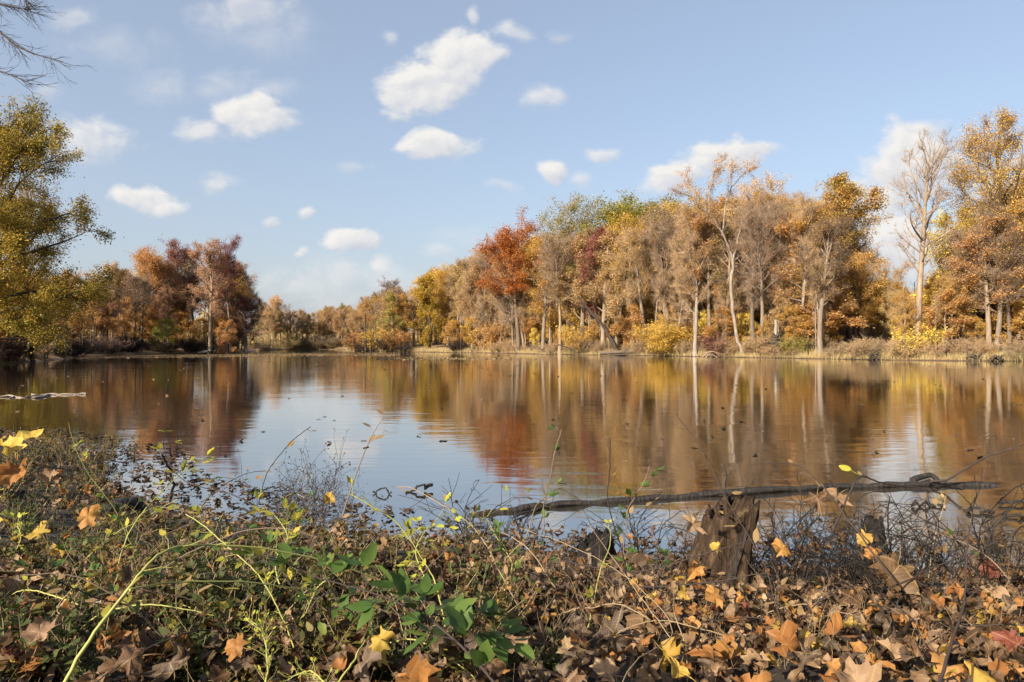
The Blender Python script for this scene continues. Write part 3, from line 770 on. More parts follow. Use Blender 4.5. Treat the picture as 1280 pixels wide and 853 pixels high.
def refine(q, k=4, jit=0.0, rng=None):
    q = np.asarray(q, float); n = len(q); t = np.linspace(0, n - 1, (n - 1) * k + 1)
    o = np.empty((len(t), 3))
    for i, tt in enumerate(t):        # Catmull-Rom
        a = min(int(tt), n - 2); f = tt - a
        p0, p1, p2, p3 = q[max(a - 1, 0)], q[a], q[a + 1], q[min(a + 2, n - 1)]
        o[i] = .5 * (2 * p1 + (p2 - p0) * f + (2 * p0 - 5 * p1 + 4 * p2 - p3) * f * f + (3 * p1 - p0 - 3 * p2 + p3) * f ** 3)
    if jit and rng is not None: o[1:-1] += rng.normal(0, jit, (len(o) - 2, 3))
    return o

def bough(name, pts, r0, r1, mat, label, cat, n=6, jit=.02, subs=(), rough=.08, seed=1, group=None, part='side_branch'):
    """a log or a branch lying in the place; its side twigs are a part"""
    rng = rs(seed); q = refine(pts, 4, jit, rng); base = q[0].copy()
    e = empty(name, base); mb = MB(); mb.tube(q - base, np.linspace(r0, r1, len(q)), n, 0, True, rough, rng)
    mb.build('wood', [mat], e, smooth=n > 5)
    if subs:
        for sp, a, b in subs:
            mb = MB(); s_ = refine(sp, 3, jit * .5, rng) - base; mb.tube(s_, np.linspace(a, b, len(s_)), 5); mb.build(part, [mat], e)
    return tag(e, label, cat, group)

def root_lump(c, size, seed, label):
    rng = rs(seed); mb = MB()
    for k in range(34):
        a = rng.uniform(0, TAU); q = path(rng, np.array([rng.normal(0, size[0] * .35), rng.normal(0, size[1] * .3), rng.uniform(0, size[2])]), np.array([math.cos(a), .5 * math.sin(a), rng.normal(.1, .6)]), size[0] * rng.uniform(.3, .9), 4, .35, -.12)
        mb.tube(q, np.linspace(rng.uniform(.05, .16), .03, 5), 5)
    return tag(link('root_clump', mb.mesh('root_clump', [B['dark']]), None, c), label, 'root clump')

def build_far_things():
    g = lambda px, py, Y: np.array([X_of(px, Y), Y, CAMZ + (HOR - py) / F * Y])
    bough('leaning_trunk', [g(770, 436, 117), g(757, 412, 116.5), g(740, 392, 116), g(722, 371, 115.5)], .42, .16, B['dark'], 'dark dead trunk leaning to the left between the golden saplings', 'dead trunk',
          subs=[([g(748, 400, 116), g(742, 384, 115.6), g(741, 372, 115.4)], .12, .03), ([g(735, 386, 116), g(722, 383, 115.4)], .1, .03)], seed=3)
    bough('fallen_branch', [g(697, 431, 121), g(708, 434, 120.6), g(718, 438, 120), g(727, 445.5, 119)], .14, .05, B['dark'], 'fallen dark branch dipping into the water below the pale double trunk', 'branch', n=5,
          subs=[([g(712, 435, 120.5), g(705, 441, 120)], .08, .03)], seed=4)
    bough('fallen_log', [g(750, 442, 117), g(770, 440.5, 116.5), g(795, 439, 116)], .35, .24, B['brown'], 'rotting log along the bank right of the leaning dark trunk', 'log', seed=5)
    bough('fallen_log', [g(762, 444.6, 114.5), g(778, 443.3, 114), g(792, 441.3, 113.6)], .2, .12, B['dark'], 'thin dark log at the waterline just below the rotting log', 'log', seed=6)
    rts = [[g(878, 447, 101.6), g(884, 440.5, 102), g(893, 440, 102), g(899, 446, 101.8)], [g(882, 447, 101.6), g(888, 443, 102), g(897, 447, 101.7)], [g(880, 445, 101.6), g(889, 440, 102), g(902, 443, 102)]]
    e = empty('root_tangle', g(888, 447, 101.7))
    for i, r in enumerate(rts):
        mb = MB(); q = refine(r, 4) - np.array(e.location); mb.tube(q, np.linspace(.09, .05, len(q)), 5); mb.build('root', [B['tan']], e)
    tag(e, 'bleached arching roots at the waterline below the red bush', 'roots')
    # upturned root plate with a snapped pale trunk behind it
    Yr = 95.5; c = g(972, 424, Yr); e = empty('upturned_stump', np.array([c[0], Yr, max(gz(c[0], Yr), 0)]))
    rng = rs(31); mb = MB(); zc = 2.0
    for k in range(46):
        a = rng.uniform(0, TAU); ln = rng.uniform(.7, 2.0); p0 = np.array([0, 0, zc]); d = np.array([math.cos(a) * .55, rng.normal(0, .25), math.sin(a) * 1.1])
        q = path(rng, p0, d, ln, 4, .25, 0); q[:, 2] = np.maximum(q[:, 2], -.1); mb.tube(q, np.linspace(rng.uniform(.12, .3), .03, 5), 5)
    mb.build('root_plate', [B['dark']], e)
    mb = MB(); q = refine([np.array([-.1, .5, .6]), np.array([.05, .7, 3.2]), np.array([.12, .8, 5.1])], 4, .03, rng); mb.tube(q, np.linspace(.36, .22, len(q)), 7, 0, True, .1, rng); mb.build('snapped_trunk', [B['ash']], e)
    tag(e, 'upturned root plate with a short snapped pale trunk on the right-hand bank', 'stump')
    for (px, Y, s, sd, lb) in ((1092, 84.6, (1.1, .6, .9), 2, 'dark clump of roots at the waterline left of the tall bare tree'), (1218, 79.3, (1.0, .5, .5), 3, 'dark hollow root lump at the waterline near the right edge'), (1245, 78.4, (.8, .5, .45), 6, 'dark root lump at the waterline close to the right edge')):
        root_lump((X_of(px, Y), Y, .15), s, sd, lb)
    e = empty('boulder', (X_of(266, 134), 134, .1))
    e.name = 'brush_heap'; rng = rs(40); mb = MB()
    for k in range(60):
        a = rng.uniform(0, TAU); q = path(rng, np.array([rng.normal(0, 1.0), rng.normal(0, .5), 0]), np.array([math.cos(a), .3 * math.sin(a), rng.uniform(.2, .9)]), rng.uniform(1, 2.4), 4, .3, -.1)
        mb.tube(q, np.linspace(.14, .05, 5), 5)
    mb.build('sticks', [B['dark']], e)
    mb = MB(); q = refine([np.array([-2.3, -1.2, .15]), np.array([-1, -1.3, .35]), np.array([.2, -1.3, .6])], 4); mb.tube(q, np.linspace(.22, .3, len(q)), 6); mb.build('pale_log', [B['pale']], e)
    tag(e, 'dark heap of brush with one pale log at the water on the left shore', 'brush heap')
    bough('dead_tree', [g(458, 441, 175), g(457, 415, 175), g(456, 392, 175)], .5, .16, B['dark'], 'dark dead trunk standing at the waterline beside the orange bush', 'dead tree', seed=9,
          subs=[([g(457, 412, 175), g(462, 402, 175)], .15, .05)])
    # the pale branch afloat on the left
    g0 = lambda px, py: hit0(px, py)
    bough('floating_branch', [g0(108, 493.2), g0(80, 493.8), g0(58, 494), g0(44, 495.2), g0(30, 497.5), g0(10, 496.5), g0(-20, 497)], .05, .025, B['ash'], 'long pale branch floating on the water at the left', 'branch', n=6, seed=12,
          subs=[([g0(62, 494.5), g0(50, 497.5), g0(40, 498)], .06, .03), ([g0(45, 495), g0(40, 492.8)], .05, .02), ([g0(18, 496.8), g0(12, 498.8)], .05, .02)])
    bough('fallen_tree', [g(48, 432, 74), g(62, 419, 76), g(78, 424, 77), g(90, 439, 78)], .11, .05, B['pale'], 'pale fallen tree bowed over the bank under the big oak', 'fallen tree', seed=13, jit=.08)
    bough('dead_branch', [g(35, 434, 70), g(40, 424, 70), g(46, 414, 70.5)], .12, .07, B['pale'], 'short pale upright dead branch under the big oak', 'branch', seed=14)

def hit0(px, py):
    Y = CAMZ * F / (py - HOR); return np.array([X_of(px, Y), Y, .02])

# ------------------------------------------------------------------ leaves of the near bank
HALF = [(0, 0), (.12, -.06), (.27, -.16), (.45, -.15), (.42, -.02), (.40, .09), (.54, .14), (.74, .27), (.64, .34), (.62, .48), (.42, .44), (.42, .58), (.29, .66), (.28, .79), (.13, .84), (0, 1.02)]
OUT = np.array(HALF + [(-x, y) for x, y in HALF[-2:0:-1]])
OVAL = [(0, 0), (.13, .07), (.26, .24), (.30, .42), (.25, .62), (.14, .82), (0, 1.0)]
OUT2 = np.array(OVAL + [(-x, y) for x, y in OVAL[-2:0:-1]])

def leaf_geo(rng, curl=1.0, out=OUT, stalk=.6, inner=True, cy=.3):
    c = np.array([[0, cy]]); n = len(out); o = c + (out - c) * (1 + rng.normal(0, .09 if out is not OUT2 else .03, (n, 1))) * np.array([rng.uniform(.75, 1.1), 1]) + rng.normal(0, .02, out.shape)
    P = np.concatenate([c, c + (o - c) * .55, o]) if inner else np.concatenate([c, o])
    x, y = P[:, 0].copy(), P[:, 1].copy(); uv = P.copy()
    th = np.arctan2(y - cy, x); r = np.hypot(x, y - cy)
    k1 = rng.normal(0, 1.1) * curl; k2 = rng.normal(0, 1.3) * curl
    z = rng.normal(.15, .25) * np.abs(x) * curl + curl * (.10 * np.sin(3 * th + rng.uniform(0, TAU)) + .10 * np.sin(5 * th + rng.uniform(0, TAU))) * r
    def bend(a, b, k):
        if abs(k) < .05: return a, b
        return np.sin(k * a) * (1 / k - b), 1 / k - np.cos(k * a) * (1 / k - b)
    yy, z = bend(y - cy, z, k1); x, z = bend(x, z, k2)
    V = np.stack([x, yy + cy, z], -1)
    j = np.arange(n); j2 = (j + 1) % n
    if inner:
        Fc = np.concatenate([np.stack([np.zeros(n, int), 1 + j, 1 + j2], -1), np.stack([1 + j, 1 + n + j, 1 + n + j2], -1), np.stack([1 + j, 1 + n + j2, 1 + j2], -1)])
        b = V[1 + n]
    else:
        Fc = np.stack([np.zeros(n, int), 1 + j, 1 + j2], -1); b = V[1]
    if stalk:
        k = len(V); dr = rng.uniform(-.4, .4); dz = rng.uniform(-.2, .35)
        s = np.array([[b[0] - .014, b[1], b[2]], [b[0] + .014, b[1], b[2]], [b[0] + dr * .4 + .012, b[1] - stalk * .5, b[2] + dz * .4], [b[0] + dr * .4 - .012, b[1] - stalk * .5, b[2] + dz * .4], [b[0] + dr, b[1] - stalk, b[2] + dz]])
        V = np.concatenate([V, s]); uv = np.concatenate([uv, np.zeros((5, 2))])
        Fc = np.concatenate([Fc, [[0, k, k + 1]], [[k, k + 1, k + 2], [k, k + 2, k + 3], [k + 3, k + 2, k + 4]]])
    V = V - np.array([0, cy, 0])
    return V, Fc, uv

NL = dict(
    brown=leaf_mat('brown_dead_leaves', [(.026, .014, .008), (.058, .030, .015), (.105, .056, .027), (.17, .095, .048)], .18, 5, True, hue=.02),
    tan=leaf_mat('tan_dead_leaves', [(.11, .065, .032), (.19, .115, .06), (.28, .18, .10), (.25, .165, .10)], .2, 5, True, hue=.02),
    grey=leaf_mat('grey_brown_dead_leaves', [(.025, .017, .011), (.055, .037, .024), (.10, .068, .044), (.16, .112, .075)], .15, 5, True, hue=.02),
    orange=leaf_mat('orange_fallen_leaves', [(.15, .055, .018), (.28, .115, .03), (.39, .185, .05), (.44, .26, .09)], .35, 5, True, hue=.02),
    yellow=leaf_mat('yellow_fallen_leaves', [(.26, .14, .025), (.42, .26, .04), (.52, .35, .07), (.50, .34, .12)], .4, 5, True, hue=.02),
    red=leaf_mat('red_brown_fallen_leaves', [(.06, .018, .012), (.12, .03, .018), (.19, .055, .028), (.24, .095, .04)], .25, 5, True, hue=.02),
    wet=leaf_mat('wet_dark_leaves', [(.018, .013, .01), (.04, .026, .018), (.075, .048, .03), (.11, .075, .05)], .05, 5, True, .35, .02),
    green=leaf_mat('green_bramble_leaves', [(.028, .055, .013), (.06, .105, .022), (.11, .16, .035), (.24, .25, .05)], .4, 7, False, .45, .03),
    lime=leaf_mat('yellow_green_bramble_leaves', [(.18, .22, .035), (.36, .36, .05), (.52, .46, .07), (.62, .48, .10)], .45, 7, False, .5, .03),
    weed=leaf_mat('weed_leaves', [(.022, .032, .009), (.048, .062, .016), (.085, .10, .026), (.16, .15, .045)], .35, 4, False, .6, .03),
    olive=leaf_mat('olive_weed_leaves', [(.03, .028, .010), (.08, .068, .018), (.17, .135, .033), (.32, .24, .06)], .35, 4, False, .6, .03),
)
CANE = wood_mat('green_cane', (.24, .24, .06), (.36, .35, .10), (.44, .42, .16), (2, 2, 2), 0, 5, .5)

def scatter_pts(rng, n, fn):
    out = []
    while len(out) < n:
        x = rng.uniform(-12, 9, 4000); y = rng.uniform(.9, 16, 4000)
        ok = fn(x, y) & (np.abs(x) < y * .85 + .9)
        out += list(zip(x[ok], y[ok]))
    o = np.array(out[:n]); return o[:, 0], o[:, 1]

def build_litter():
    rng = rs(21)
    hi = [leaf_geo(rng, 2.1) for _ in range(18)]; flat = [leaf_geo(rng, .6) for _ in range(5)] + [leaf_geo(rng, 1.3, out=OUT2 * np.array([1.25, 1])) for _ in range(9)]
    lo = [leaf_geo(rng, 1.6, out=OUT[::2], inner=False, stalk=0) for _ in range(10)]
    mb = MB()
    mats = [NL[k] for k in ('brown', 'tan', 'grey', 'orange', 'yellow', 'red', 'wet')]
    def lay(n, fn, geos, smin, smax, zmax, prob, tilt):
        x, y = scatter_pts(rng, n, fn); z = np.maximum(ground_z(x, y), 0) + rng.uniform(0, zmax, n)
        thin = (x / y > -.12) | (rng.random(n) < .85); x, y, z = x[thin], y[thin], z[thin]; n = len(x)
        gi = rng.integers(len(geos), size=n); mi = rng.choice(7, n, p=prob)
        right = (x / y > .16) & (y < 3.6) & (rng.random(n) < .40); mi[right] = rng.choice([3, 4, 1, 5], right.sum(), p=[.40, .14, .42, .04])
        nv = rng.normal(0, tilt, (n, 3)); nv[:, 2] = 1
        Rm = rot_from(nv, rng.uniform(0, TAU, n)); S = rng.uniform(smin, smax, n); T = np.stack([x, y, z + .01], -1)
        for a in range(len(geos)):
            for b in range(7):
                k = (gi == a) & (mi == b)
                if k.any(): mb.batch(geos[a], Rm[k], T[k], S[k], b)
    s_of = inland
    lay(4200, lambda x, y: (s_of(x, y) > .15) & (y < 4.2), hi + flat, .04, .085, .15, [.39, .16, .28, .05, .015, .025, .08], .85)
    lay(3600, lambda x, y: (s_of(x, y) > .0) & (y >= 2.6), lo, .05, .10, .08, [.33, .14, .31, .07, .03, .02, .10], .5)
    lay(1100, lambda x, y: (s_of(x, y) > -1.3) & (s_of(x, y) <= .25) & (x < -1.2), lo, .04, .10, .02, [.10, .03, .12, .02, .01, .02, .70], .25)
    lay(420, lambda x, y: (s_of(x, y) > -.8) & (s_of(x, y) <= .2) & (x >= -1.2), lo, .04, .09, .02, [.12, .04, .14, .03, .01, .02, .64], .25)
    tag(mb.build('leaf_litter', mats, uv=True), 'brown and tan fallen maple leaves covering the near bank', 'leaf litter', kind='stuff')
    # ---- 280 single leaves on top of it
    var = [MB() for _ in range(24)]; mesh = []
    for m in var:
        m.batch(leaf_geo(rng, 2.0), np.eye(3)[None], np.zeros((1, 3)), [1.0]); mesh.append(m.mesh('maple_leaf', [NL['brown']], uv=True, smooth=True))
    cells = {}
    nm = dict(brown='brown', tan='pale tan', grey='grey-brown', orange='orange', yellow='yellow', red='red-brown')
    def zone(px, py):
        if px < 330: return 'among the low green weeds at the left' if py < 720 else 'in the bottom left corner'
        if px < 640: return 'near the green bramble leaves'
        if px < 800: return 'left of the rotten stump'
        if px < 1000: return 'in front of the rotten stump' if py > 735 else 'around the foot of the rotten stump'
        return 'in the dry brush right of the rotten stump' if py < 740 else 'in the bottom right corner'
    for i in range(280):
        px = rng.uniform(0, 1280); py = 853 - 165 * rng.random() ** 1.1 + 6
        p = hit(px, py)
        if inland(p[:1], p[1:2])[0] < .1: continue
        if px > 800 and py > 715: pr = [.26, .26, .10, .28, .07, .03]
        elif px < 330: pr = [.36, .18, .2, .14, .1, .02]
        else: pr = [.36, .24, .24, .1, .02, .04]
        k = list(nm)[rng.choice(6, p=pr)]
        o = link('maple_leaf', mesh[rng.integers(24)])
        nv = np.array([[rng.normal(0, .5), rng.normal(-.25, .45), 1.0]])
        M = Matrix(rot_from(nv, rng.uniform(0, TAU, 1))[0].tolist()).to_4x4(); s = rng.uniform(.045, .08)
        o.matrix_world = Matrix.Translation((p[0], p[1], p[2] + rng.uniform(.05, .13))) @ M @ Matrix.Scale(s, 4)
        set_mats(o, [NL[k]])
        tag(o, f'{nm[k]} curled maple leaf lying {zone(px, py)}', 'leaf', f'{nm[k]} maple leaves {zone(px, py)}')
    # ---- leaves one would point at: (px, py, Y, size, normal, spin, colour, curl, label)
    H_ = [(478, 797, 1.75, .085, (.1, -.75, .7), 2.6, 'yellow', 1.1, 'large glowing pale yellow leaf folded over below the green bramble leaves', .35),
          (1117, 715, 2.3, .155, (-.35, -.9, .25), 2.5, 'brown', .6, 'large brown leaf hanging upright in the dry brush at the right', .5),
          (1080, 672, 2.5, .075, (-.5, -.8, .4), 2.9, 'yellow', .8, 'bright yellow leaf caught on a twig above the large hanging brown leaf', .3),
          (1088, 690, 2.5, .06, (-.3, -.9, .3), .4, 'orange', 1, 'small orange leaf stuck under the bright yellow leaf on the twig', .4),
          (1046, 622, 3.2, .13, (.3, -.8, .5), 2.2, 'tan', 1.6, 'curled tan leaf hanging on the dark twig above the water', .5),
          (1022, 626, 3.2, .12, (-.4, -.8, .4), 3.4, 'brown', 1.7, 'crumpled brown leaf hanging left of the curled tan leaf over the water', .5),
          (62, 597, 3.0, .13, (.2, -.75, .65), .2, 'tan', .7, 'upright pale yellow-tan maple leaf above the weeds at the left edge', .5),
          (14, 560, 2.6, .14, (.2, -.35, .9), .5, 'yellow', .7, 'topmost bright yellow leaf at the left edge of the photo', .5),
          (40, 546, 2.7, .12, (.0, -.3, .9), 1.4, 'yellow', .6, 'flat bright yellow leaf sticking out to the right at the left edge', .5),
          (18, 590, 2.6, .14, (.3, -.7, .6), 3.0, 'orange', .9, 'yellow-orange leaf hanging under the topmost yellow leaf at the left edge', .5),
          (110, 645, 3.3, .15, (.2, -.7, .7), 1.2, 'orange', 1.0, 'big brown-orange leaf among the weeds left of the wet log', .5),
          (48, 665, 3.0, .10, (0, -.5, .8), 1.3, 'yellow', .7, 'yellow leaf lying in the weeds below the left edge leaves', .5),
          (865, 655, 3.3, .12, (.3, -.8, .45), 2.3, 'tan', 1.3, 'tan leaf leaning against the left side of the rotten stump', .5),
          (894, 684, 3.25, .065, (.1, -.85, .5), .9, 'yellow', .6, 'small yellow-green leaf on the rotten stump', .4),
          (868, 712, 3.0, .10, (.1, -.8, .5), 2.4, 'orange', 1.2, 'bright orange curled leaf at the front foot of the rotten stump', .5),
          (893, 745, 2.8, .10, (.2, -.6, .7), 1.7, 'orange', .9, 'flat orange leaf just below the rotten stump', .5),
          (925, 745, 2.8, .09, (-.1, -.8, .5), 3.0, 'orange', 1.1, 'deep orange leaf at the right foot of the rotten stump', .5),
          (977, 685, 3.4, .09, (.1, -.9, .4), 2.5, 'orange', 1.6, 'pale orange crumpled leaf up in the stems right of the rotten stump', .4),
          (1232, 750, 2.3, .10, (-.2, -.8, .5), 1.1, 'orange', 1.2, 'orange leaf held up in the brush at the right edge', .4),
          (710, 812, 2.2, .085, (.0, -.65, .75), .2, 'tan', .5, 'flat cream maple leaf lying in the brown litter at the bottom centre', .5),
          (757, 838, 2.0, .10, (.1, -.6, .8), 1.0, 'tan', .6, 'yellow-tan maple leaf at the bottom edge below the cream leaf', .5),
          (295, 808, 2.1, .085, (.0, -.6, .8), 1.5, 'orange', .5, 'flat orange maple leaf on the dark litter right of the long green cane', .5),
          (50, 790, 2.0, .12, (.2, -.7, .7), .3, 'tan', .9, 'large yellow-tan leaf in the bottom left corner', .5),
          (165, 822, 1.9, .13, (.2, -.6, .7), 2.0, 'brown', 1.0, 'large brown leaf at the bottom beside the long green cane', .5),
          (213, 828, 1.9, .13, (-.2, -.6, .7), .9, 'grey', .9, 'large grey-brown leaf right of the long green cane at the bottom', .5),
          (163, 718, 2.6, .09, (.1, -.8, .5), .1, 'grey', .7, 'greyish upright leaf behind the fork of the long green cane', .5),
          (412, 622, 4.4, .11, (.1, -.9, .35), .3, 'yellow', .7, 'yellow leaf standing among the dark seed heads at the water', .4),
          (425, 660, 4.2, .14, (.0, -.8, .5), 1.9, 'tan', 1.3, 'pale curled leaf on the bank below the dark seed heads', .5),
          (1228, 843, 1.9, .10, (.0, -.5, .85), .4, 'yellow', .5, 'yellow-green maple leaf at the bottom right edge', .5),
          (845, 838, 2.0, .10, (.2, -.6, .7), 2.2, 'yellow', 1.0, 'bright yellow leaf at the bottom edge in front of the stump', .5),
          (1262, 800, 2.1, .09, (-.1, -.8, .5), 1.0, 'red', .8, 'dark red leaf in the brush near the bottom right corner', .4)]
    rng = rs(23)
    for (px, py, Y, s, nv, sp, k, cu, lb, st) in H_:
        m = MB(); m.batch(leaf_geo(rng, cu * 1.55), np.eye(3)[None], np.zeros((1, 3)), [1.0])
        o = link('maple_leaf', m.mesh('maple_leaf', [NL[k]], uv=True, smooth=True))
        p = at(px, py, Y); p[2] = max(p[2], gz(p[0], p[1]) + .05)
        M = Matrix(rot_from(np.array([nv]), np.array([sp]))[0].tolist()).to_4x4()
        o.matrix_world = Matrix.Translation(p) @ M @ Matrix.Scale(s * .74, 4); tag(o, lb, 'leaf')
    rg = rs(29)
    for i in range(26):
        px = rg.uniform(-5, 150); py = rg.uniform(560, 720); p = hit(px, py); k = ['yellow', 'yellow', 'tan', 'orange'][rg.integers(4)]
        o = link('maple_leaf', mesh[rg.integers(24)]); M = Matrix(rot_from(np.array([[rg.normal(0, .4), -.55 + rg.normal(0, .3), .8]]), rg.uniform(0, TAU, 1))[0].tolist()).to_4x4()
        q = at(px, py, p[1] * rg.uniform(.6, .85)) ; q[2] = max(q[2] - .05, gz(q[0], q[1]) + .08)
        o.matrix_world = Matrix.Translation(q) @ M @ Matrix.Scale(rg.uniform(.05, .085), 4); set_mats(o, [NL[k]])
        c = dict(yellow='yellow', tan='pale tan', orange='orange')[k]; tag(o, f'{c} maple leaf caught on the weeds at the left edge', 'leaf', f'{c} leaves on the left-edge weeds')
    # ---- leaves afloat
    m = []
    for _ in range(5):
        q = MB(); q.batch(leaf_geo(rng, .8, inner=False, stalk=0), np.eye(3)[None], np.zeros((1, 3)), [1.0]); m.append(q.mesh('floating_leaf', [NL['wet']], uv=True))
    n = 0
    while n < 150:
        px = rng.uniform(-10, 1290); py = 448 + 130 * rng.random() ** 2.6
        p = hit0(px, py)
        if inland(p[:1], p[1:2])[0] > -.6: continue
        o = link('floating_leaf', m[rng.integers(5)]); n += 1
        s = rng.uniform(.045, .085) * (1 + p[1] / 38)
        o.location = (p[0], p[1], .012); o.rotation_euler = (rng.normal(0, .25), rng.normal(0, .25), rng.uniform(0, TAU)); o.scale = (s, s, s)
        light = px < 420 and py < 520
        set_mats(o, [NL['tan' if light else 'wet']])
        tag(o, ('pale' if light else 'dark wet') + ' leaf floating on the lake, ' + ('in the left part of the water' if px < 480 else 'in the middle of the water' if px < 900 else 'in the right part of the water'), 'floating leaf',
            ('pale' if light else 'dark') + ' leaves floating ' + ('left' if px < 480 else 'mid-lake' if px < 900 else 'right'))
    # ---- rafts of leaves lying on the far water
    N = 9000; px = rng.uniform(60, 500, N); yy = 441.5 + np.interp(px, [60, 110, 430, 500], [6.5, 4.5, 1.6, 2.5]) + rng.uniform(-3.0, 2.0, N) * np.where(rng.random(N) < .8, 1, .4)
    Y = CAMZ * F / (yy - HOR); x = X_of(px, Y); ok = inland(x, Y) < -.5; P = np.stack([x, Y, np.full(N, .02)], -1)[ok]; k = len(P)
    mb = MB(); nv = rng.normal(0, .12, (k, 3)); nv[:, 2] = 1; mb.batch(LEAF4, rot_from(nv, rng.uniform(0, TAU, k)), P, rng.uniform(.12, .32, k), 0)
    N = 1500; px = rng.uniform(470, 640, N); yy = 448.6 + .6 * rng.standard_normal(N); Y = CAMZ * F / (yy - HOR); P = np.stack([X_of(px, Y), Y, np.full(N, .02)], -1)
    nv = rng.normal(0, .35, (N, 3)); nv[:, 2] = 1; mb.batch(LEAF4, rot_from(nv, rng.uniform(0, TAU, N)), P, rng.uniform(.12, .3, N), 0)
    tag(mb.build('leaf_raft', [NL['tan']], uv=True), 'pale raft of fallen leaves drifting on the water by the left shore', 'leaf raft', kind='stuff')

# ------------------------------------------------------------------ weeds, brush, canes
OVG = [leaf_geo(rs(60 + i), .5, out=OUT2, stalk=.12, inner=False, cy=.45) for i in range(5)]
def add_leaves(mb, rng, P, D, size, m=0, geos=OVG, droop=.3):
    n = len(P); d = nrm(np.asarray(D)); up = np.array([0, 0, 1.0])
    nv = np.cross(np.cross(d, up), d); nv = nrm(nv + rng.normal(0, .45, (n, 3)) + np.array([0, 0, .3]))
    y = nrm(d - nv * np.sum(d * nv, -1, keepdims=True)); x = np.cross(y, nv); Rm = np.stack([x, y, nv], -1)
    gi = rng.integers(len(geos), size=n); S = rng.uniform(.7, 1.25, n) * size
    for a in range(len(geos)):
        k = gi == a
        if k.any(): mb.batch(geos[a], Rm[k], np.asarray(P)[k] + y[k] * S[k][:, None] * .5, S[k], m)

def weed_proto(seed, h, n, lsz, per, spread=.6):
    rng = rs(seed); st = MB(); fo = MB(); P = []; D = []
    for i in range(n):
        a = rng.uniform(0, TAU); q = path(rng, (rng.normal(0, .03), rng.normal(0, .03), -.02), (math.cos(a) * spread * rng.random(), math.sin(a) * spread * rng.random(), 1), h * rng.uniform(.5, 1.1), 5, .16, 0)
        st.tube(q, np.linspace(.0025, .001, 6), 3, cap=False)
        for j in range(per):
            p, d = on(q, rng.uniform(.15, 1)); P.append(p); D.append(side(d, rng.uniform(.7, 1.4), rng.uniform(0, TAU)))
    add_leaves(fo, rng, P, D, lsz)
    return st.mesh('weed_stems', [TW['straw']]), fo.mesh('weed_foliage', [NL['weed']])

def brush_proto(seed, h, n, mat, subs=6, r=.0026, spread=.9, arch=-.05, heads=False):
    rng = rs(seed); mb = MB(); hd = MB(); hp = []
    for i in range(n):
        a = rng.uniform(0, TAU); q = path(rng, (rng.normal(0, .06), rng.normal(0, .06), -.04), (math.cos(a) * spread * rng.random(), math.sin(a) * spread * rng.random(), 1), h * rng.uniform(.5, 1.15), 8, .16, arch)
        mb.tube(q, np.linspace(r, r * .35, 9), 4, cap=False)
        for j in range(subs):
            p, d = on(q, rng.uniform(.2, 1)); q2 = path(rng, p, side(d, rng.uniform(.4, 1.1), rng.uniform(0, TAU)), h * rng.uniform(.12, .4), 4, .2, 0)
            mb.tube(q2, np.linspace(r * .55, r * .25, 5), 3, cap=False); hp.append(q2[-1])
            if rng.random() < .7:
                p3, d3 = on(q2, rng.uniform(.3, 1)); q3 = path(rng, p3, side(d3, .8, rng.uniform(0, TAU)), h * rng.uniform(.06, .16), 2, .2, 0); mb.prisms(q3[:-1], q3[1:], r * .35, r * .25, 3); hp.append(q3[-1])
    if heads:
        P = np.array(hp); N = len(P) * 3; i = np.repeat(np.arange(len(P)), 3); T = P[i] + rng.normal(0, .006, (N, 3))
        hd.batch(LEAF4, rot_from(rng.standard_normal((N, 3)), rng.uniform(0, TAU, N)), T, rng.uniform(.008, .016, N))
        mb.F += [(f + mb.n, 1) for f, m in hd.F]; mb.V += hd.V; mb.U += hd.U; mb.n += hd.n
        return mb.mesh('brush_stems', [mat, B['dark']]), None
    return mb.mesh('brush_stems', [mat]), None

def cane(name, pts, r0, r1, mat, leafmat, label, cat, nleaf, lsz, seed, t0=.1, tri=False, sides=None, jit=.0008, extra=(), shoot=.05):
    rng = rs(seed); q = refine(pts if isinstance(pts, np.ndarray) else px_poly(pts), 6, jit, rng); base = q[0].copy(); q = q - base
    e = empty(name, base); st = MB(); st.tube(q, np.linspace(r0, r1, len(q)), 7); P = []; D = []
    for ex, a, b in extra:
        qe = refine(px_poly(ex), 6, jit, rng) - base; st.tube(qe, np.linspace(a, b, len(qe)), 6)
        for k in range(max(2, nleaf // 2)): 
            p, d = on(qe, rng.uniform(.15, 1)); _leafy(rng, st, p, d, P, D, tri, shoot, b)
    for k in range(nleaf):
        p, d = on(q, t0 + (1 - t0) * (k + rng.uniform(.2, .8)) / nleaf); _leafy(rng, st, p, d, P, D, tri, shoot, r1)
    st.build('stem', [mat], e, smooth=True)
    if P:
        fo = MB(); add_leaves(fo, rng, P, D, lsz); fo.build('leaves', [leafmat], e)
    return tag(e, label, cat)

def _leafy(rng, st, p, d, P, D, tri, shoot, r):
    dd = side(d, rng.uniform(.6, 1.2), rng.uniform(0, TAU)); dd[2] += .35
    q = path(rng, p, dd, shoot * rng.uniform(.6, 1.3), 3, .2, 0); st.tube(q, np.linspace(r * .6, r * .4, 4), 4, cap=False)
    dl = nrm(q[-1] - q[-2])
    if tri:
        for a in (-.9, 0, .9):
            c, s = math.cos(a), math.sin(a); P.append(q[-1]); D.append(np.array([dl[0] * c - dl[1] * s, dl[0] * s + dl[1] * c, dl[2] * .6]))
    else: P.append(q[-1]); D.append(dl)

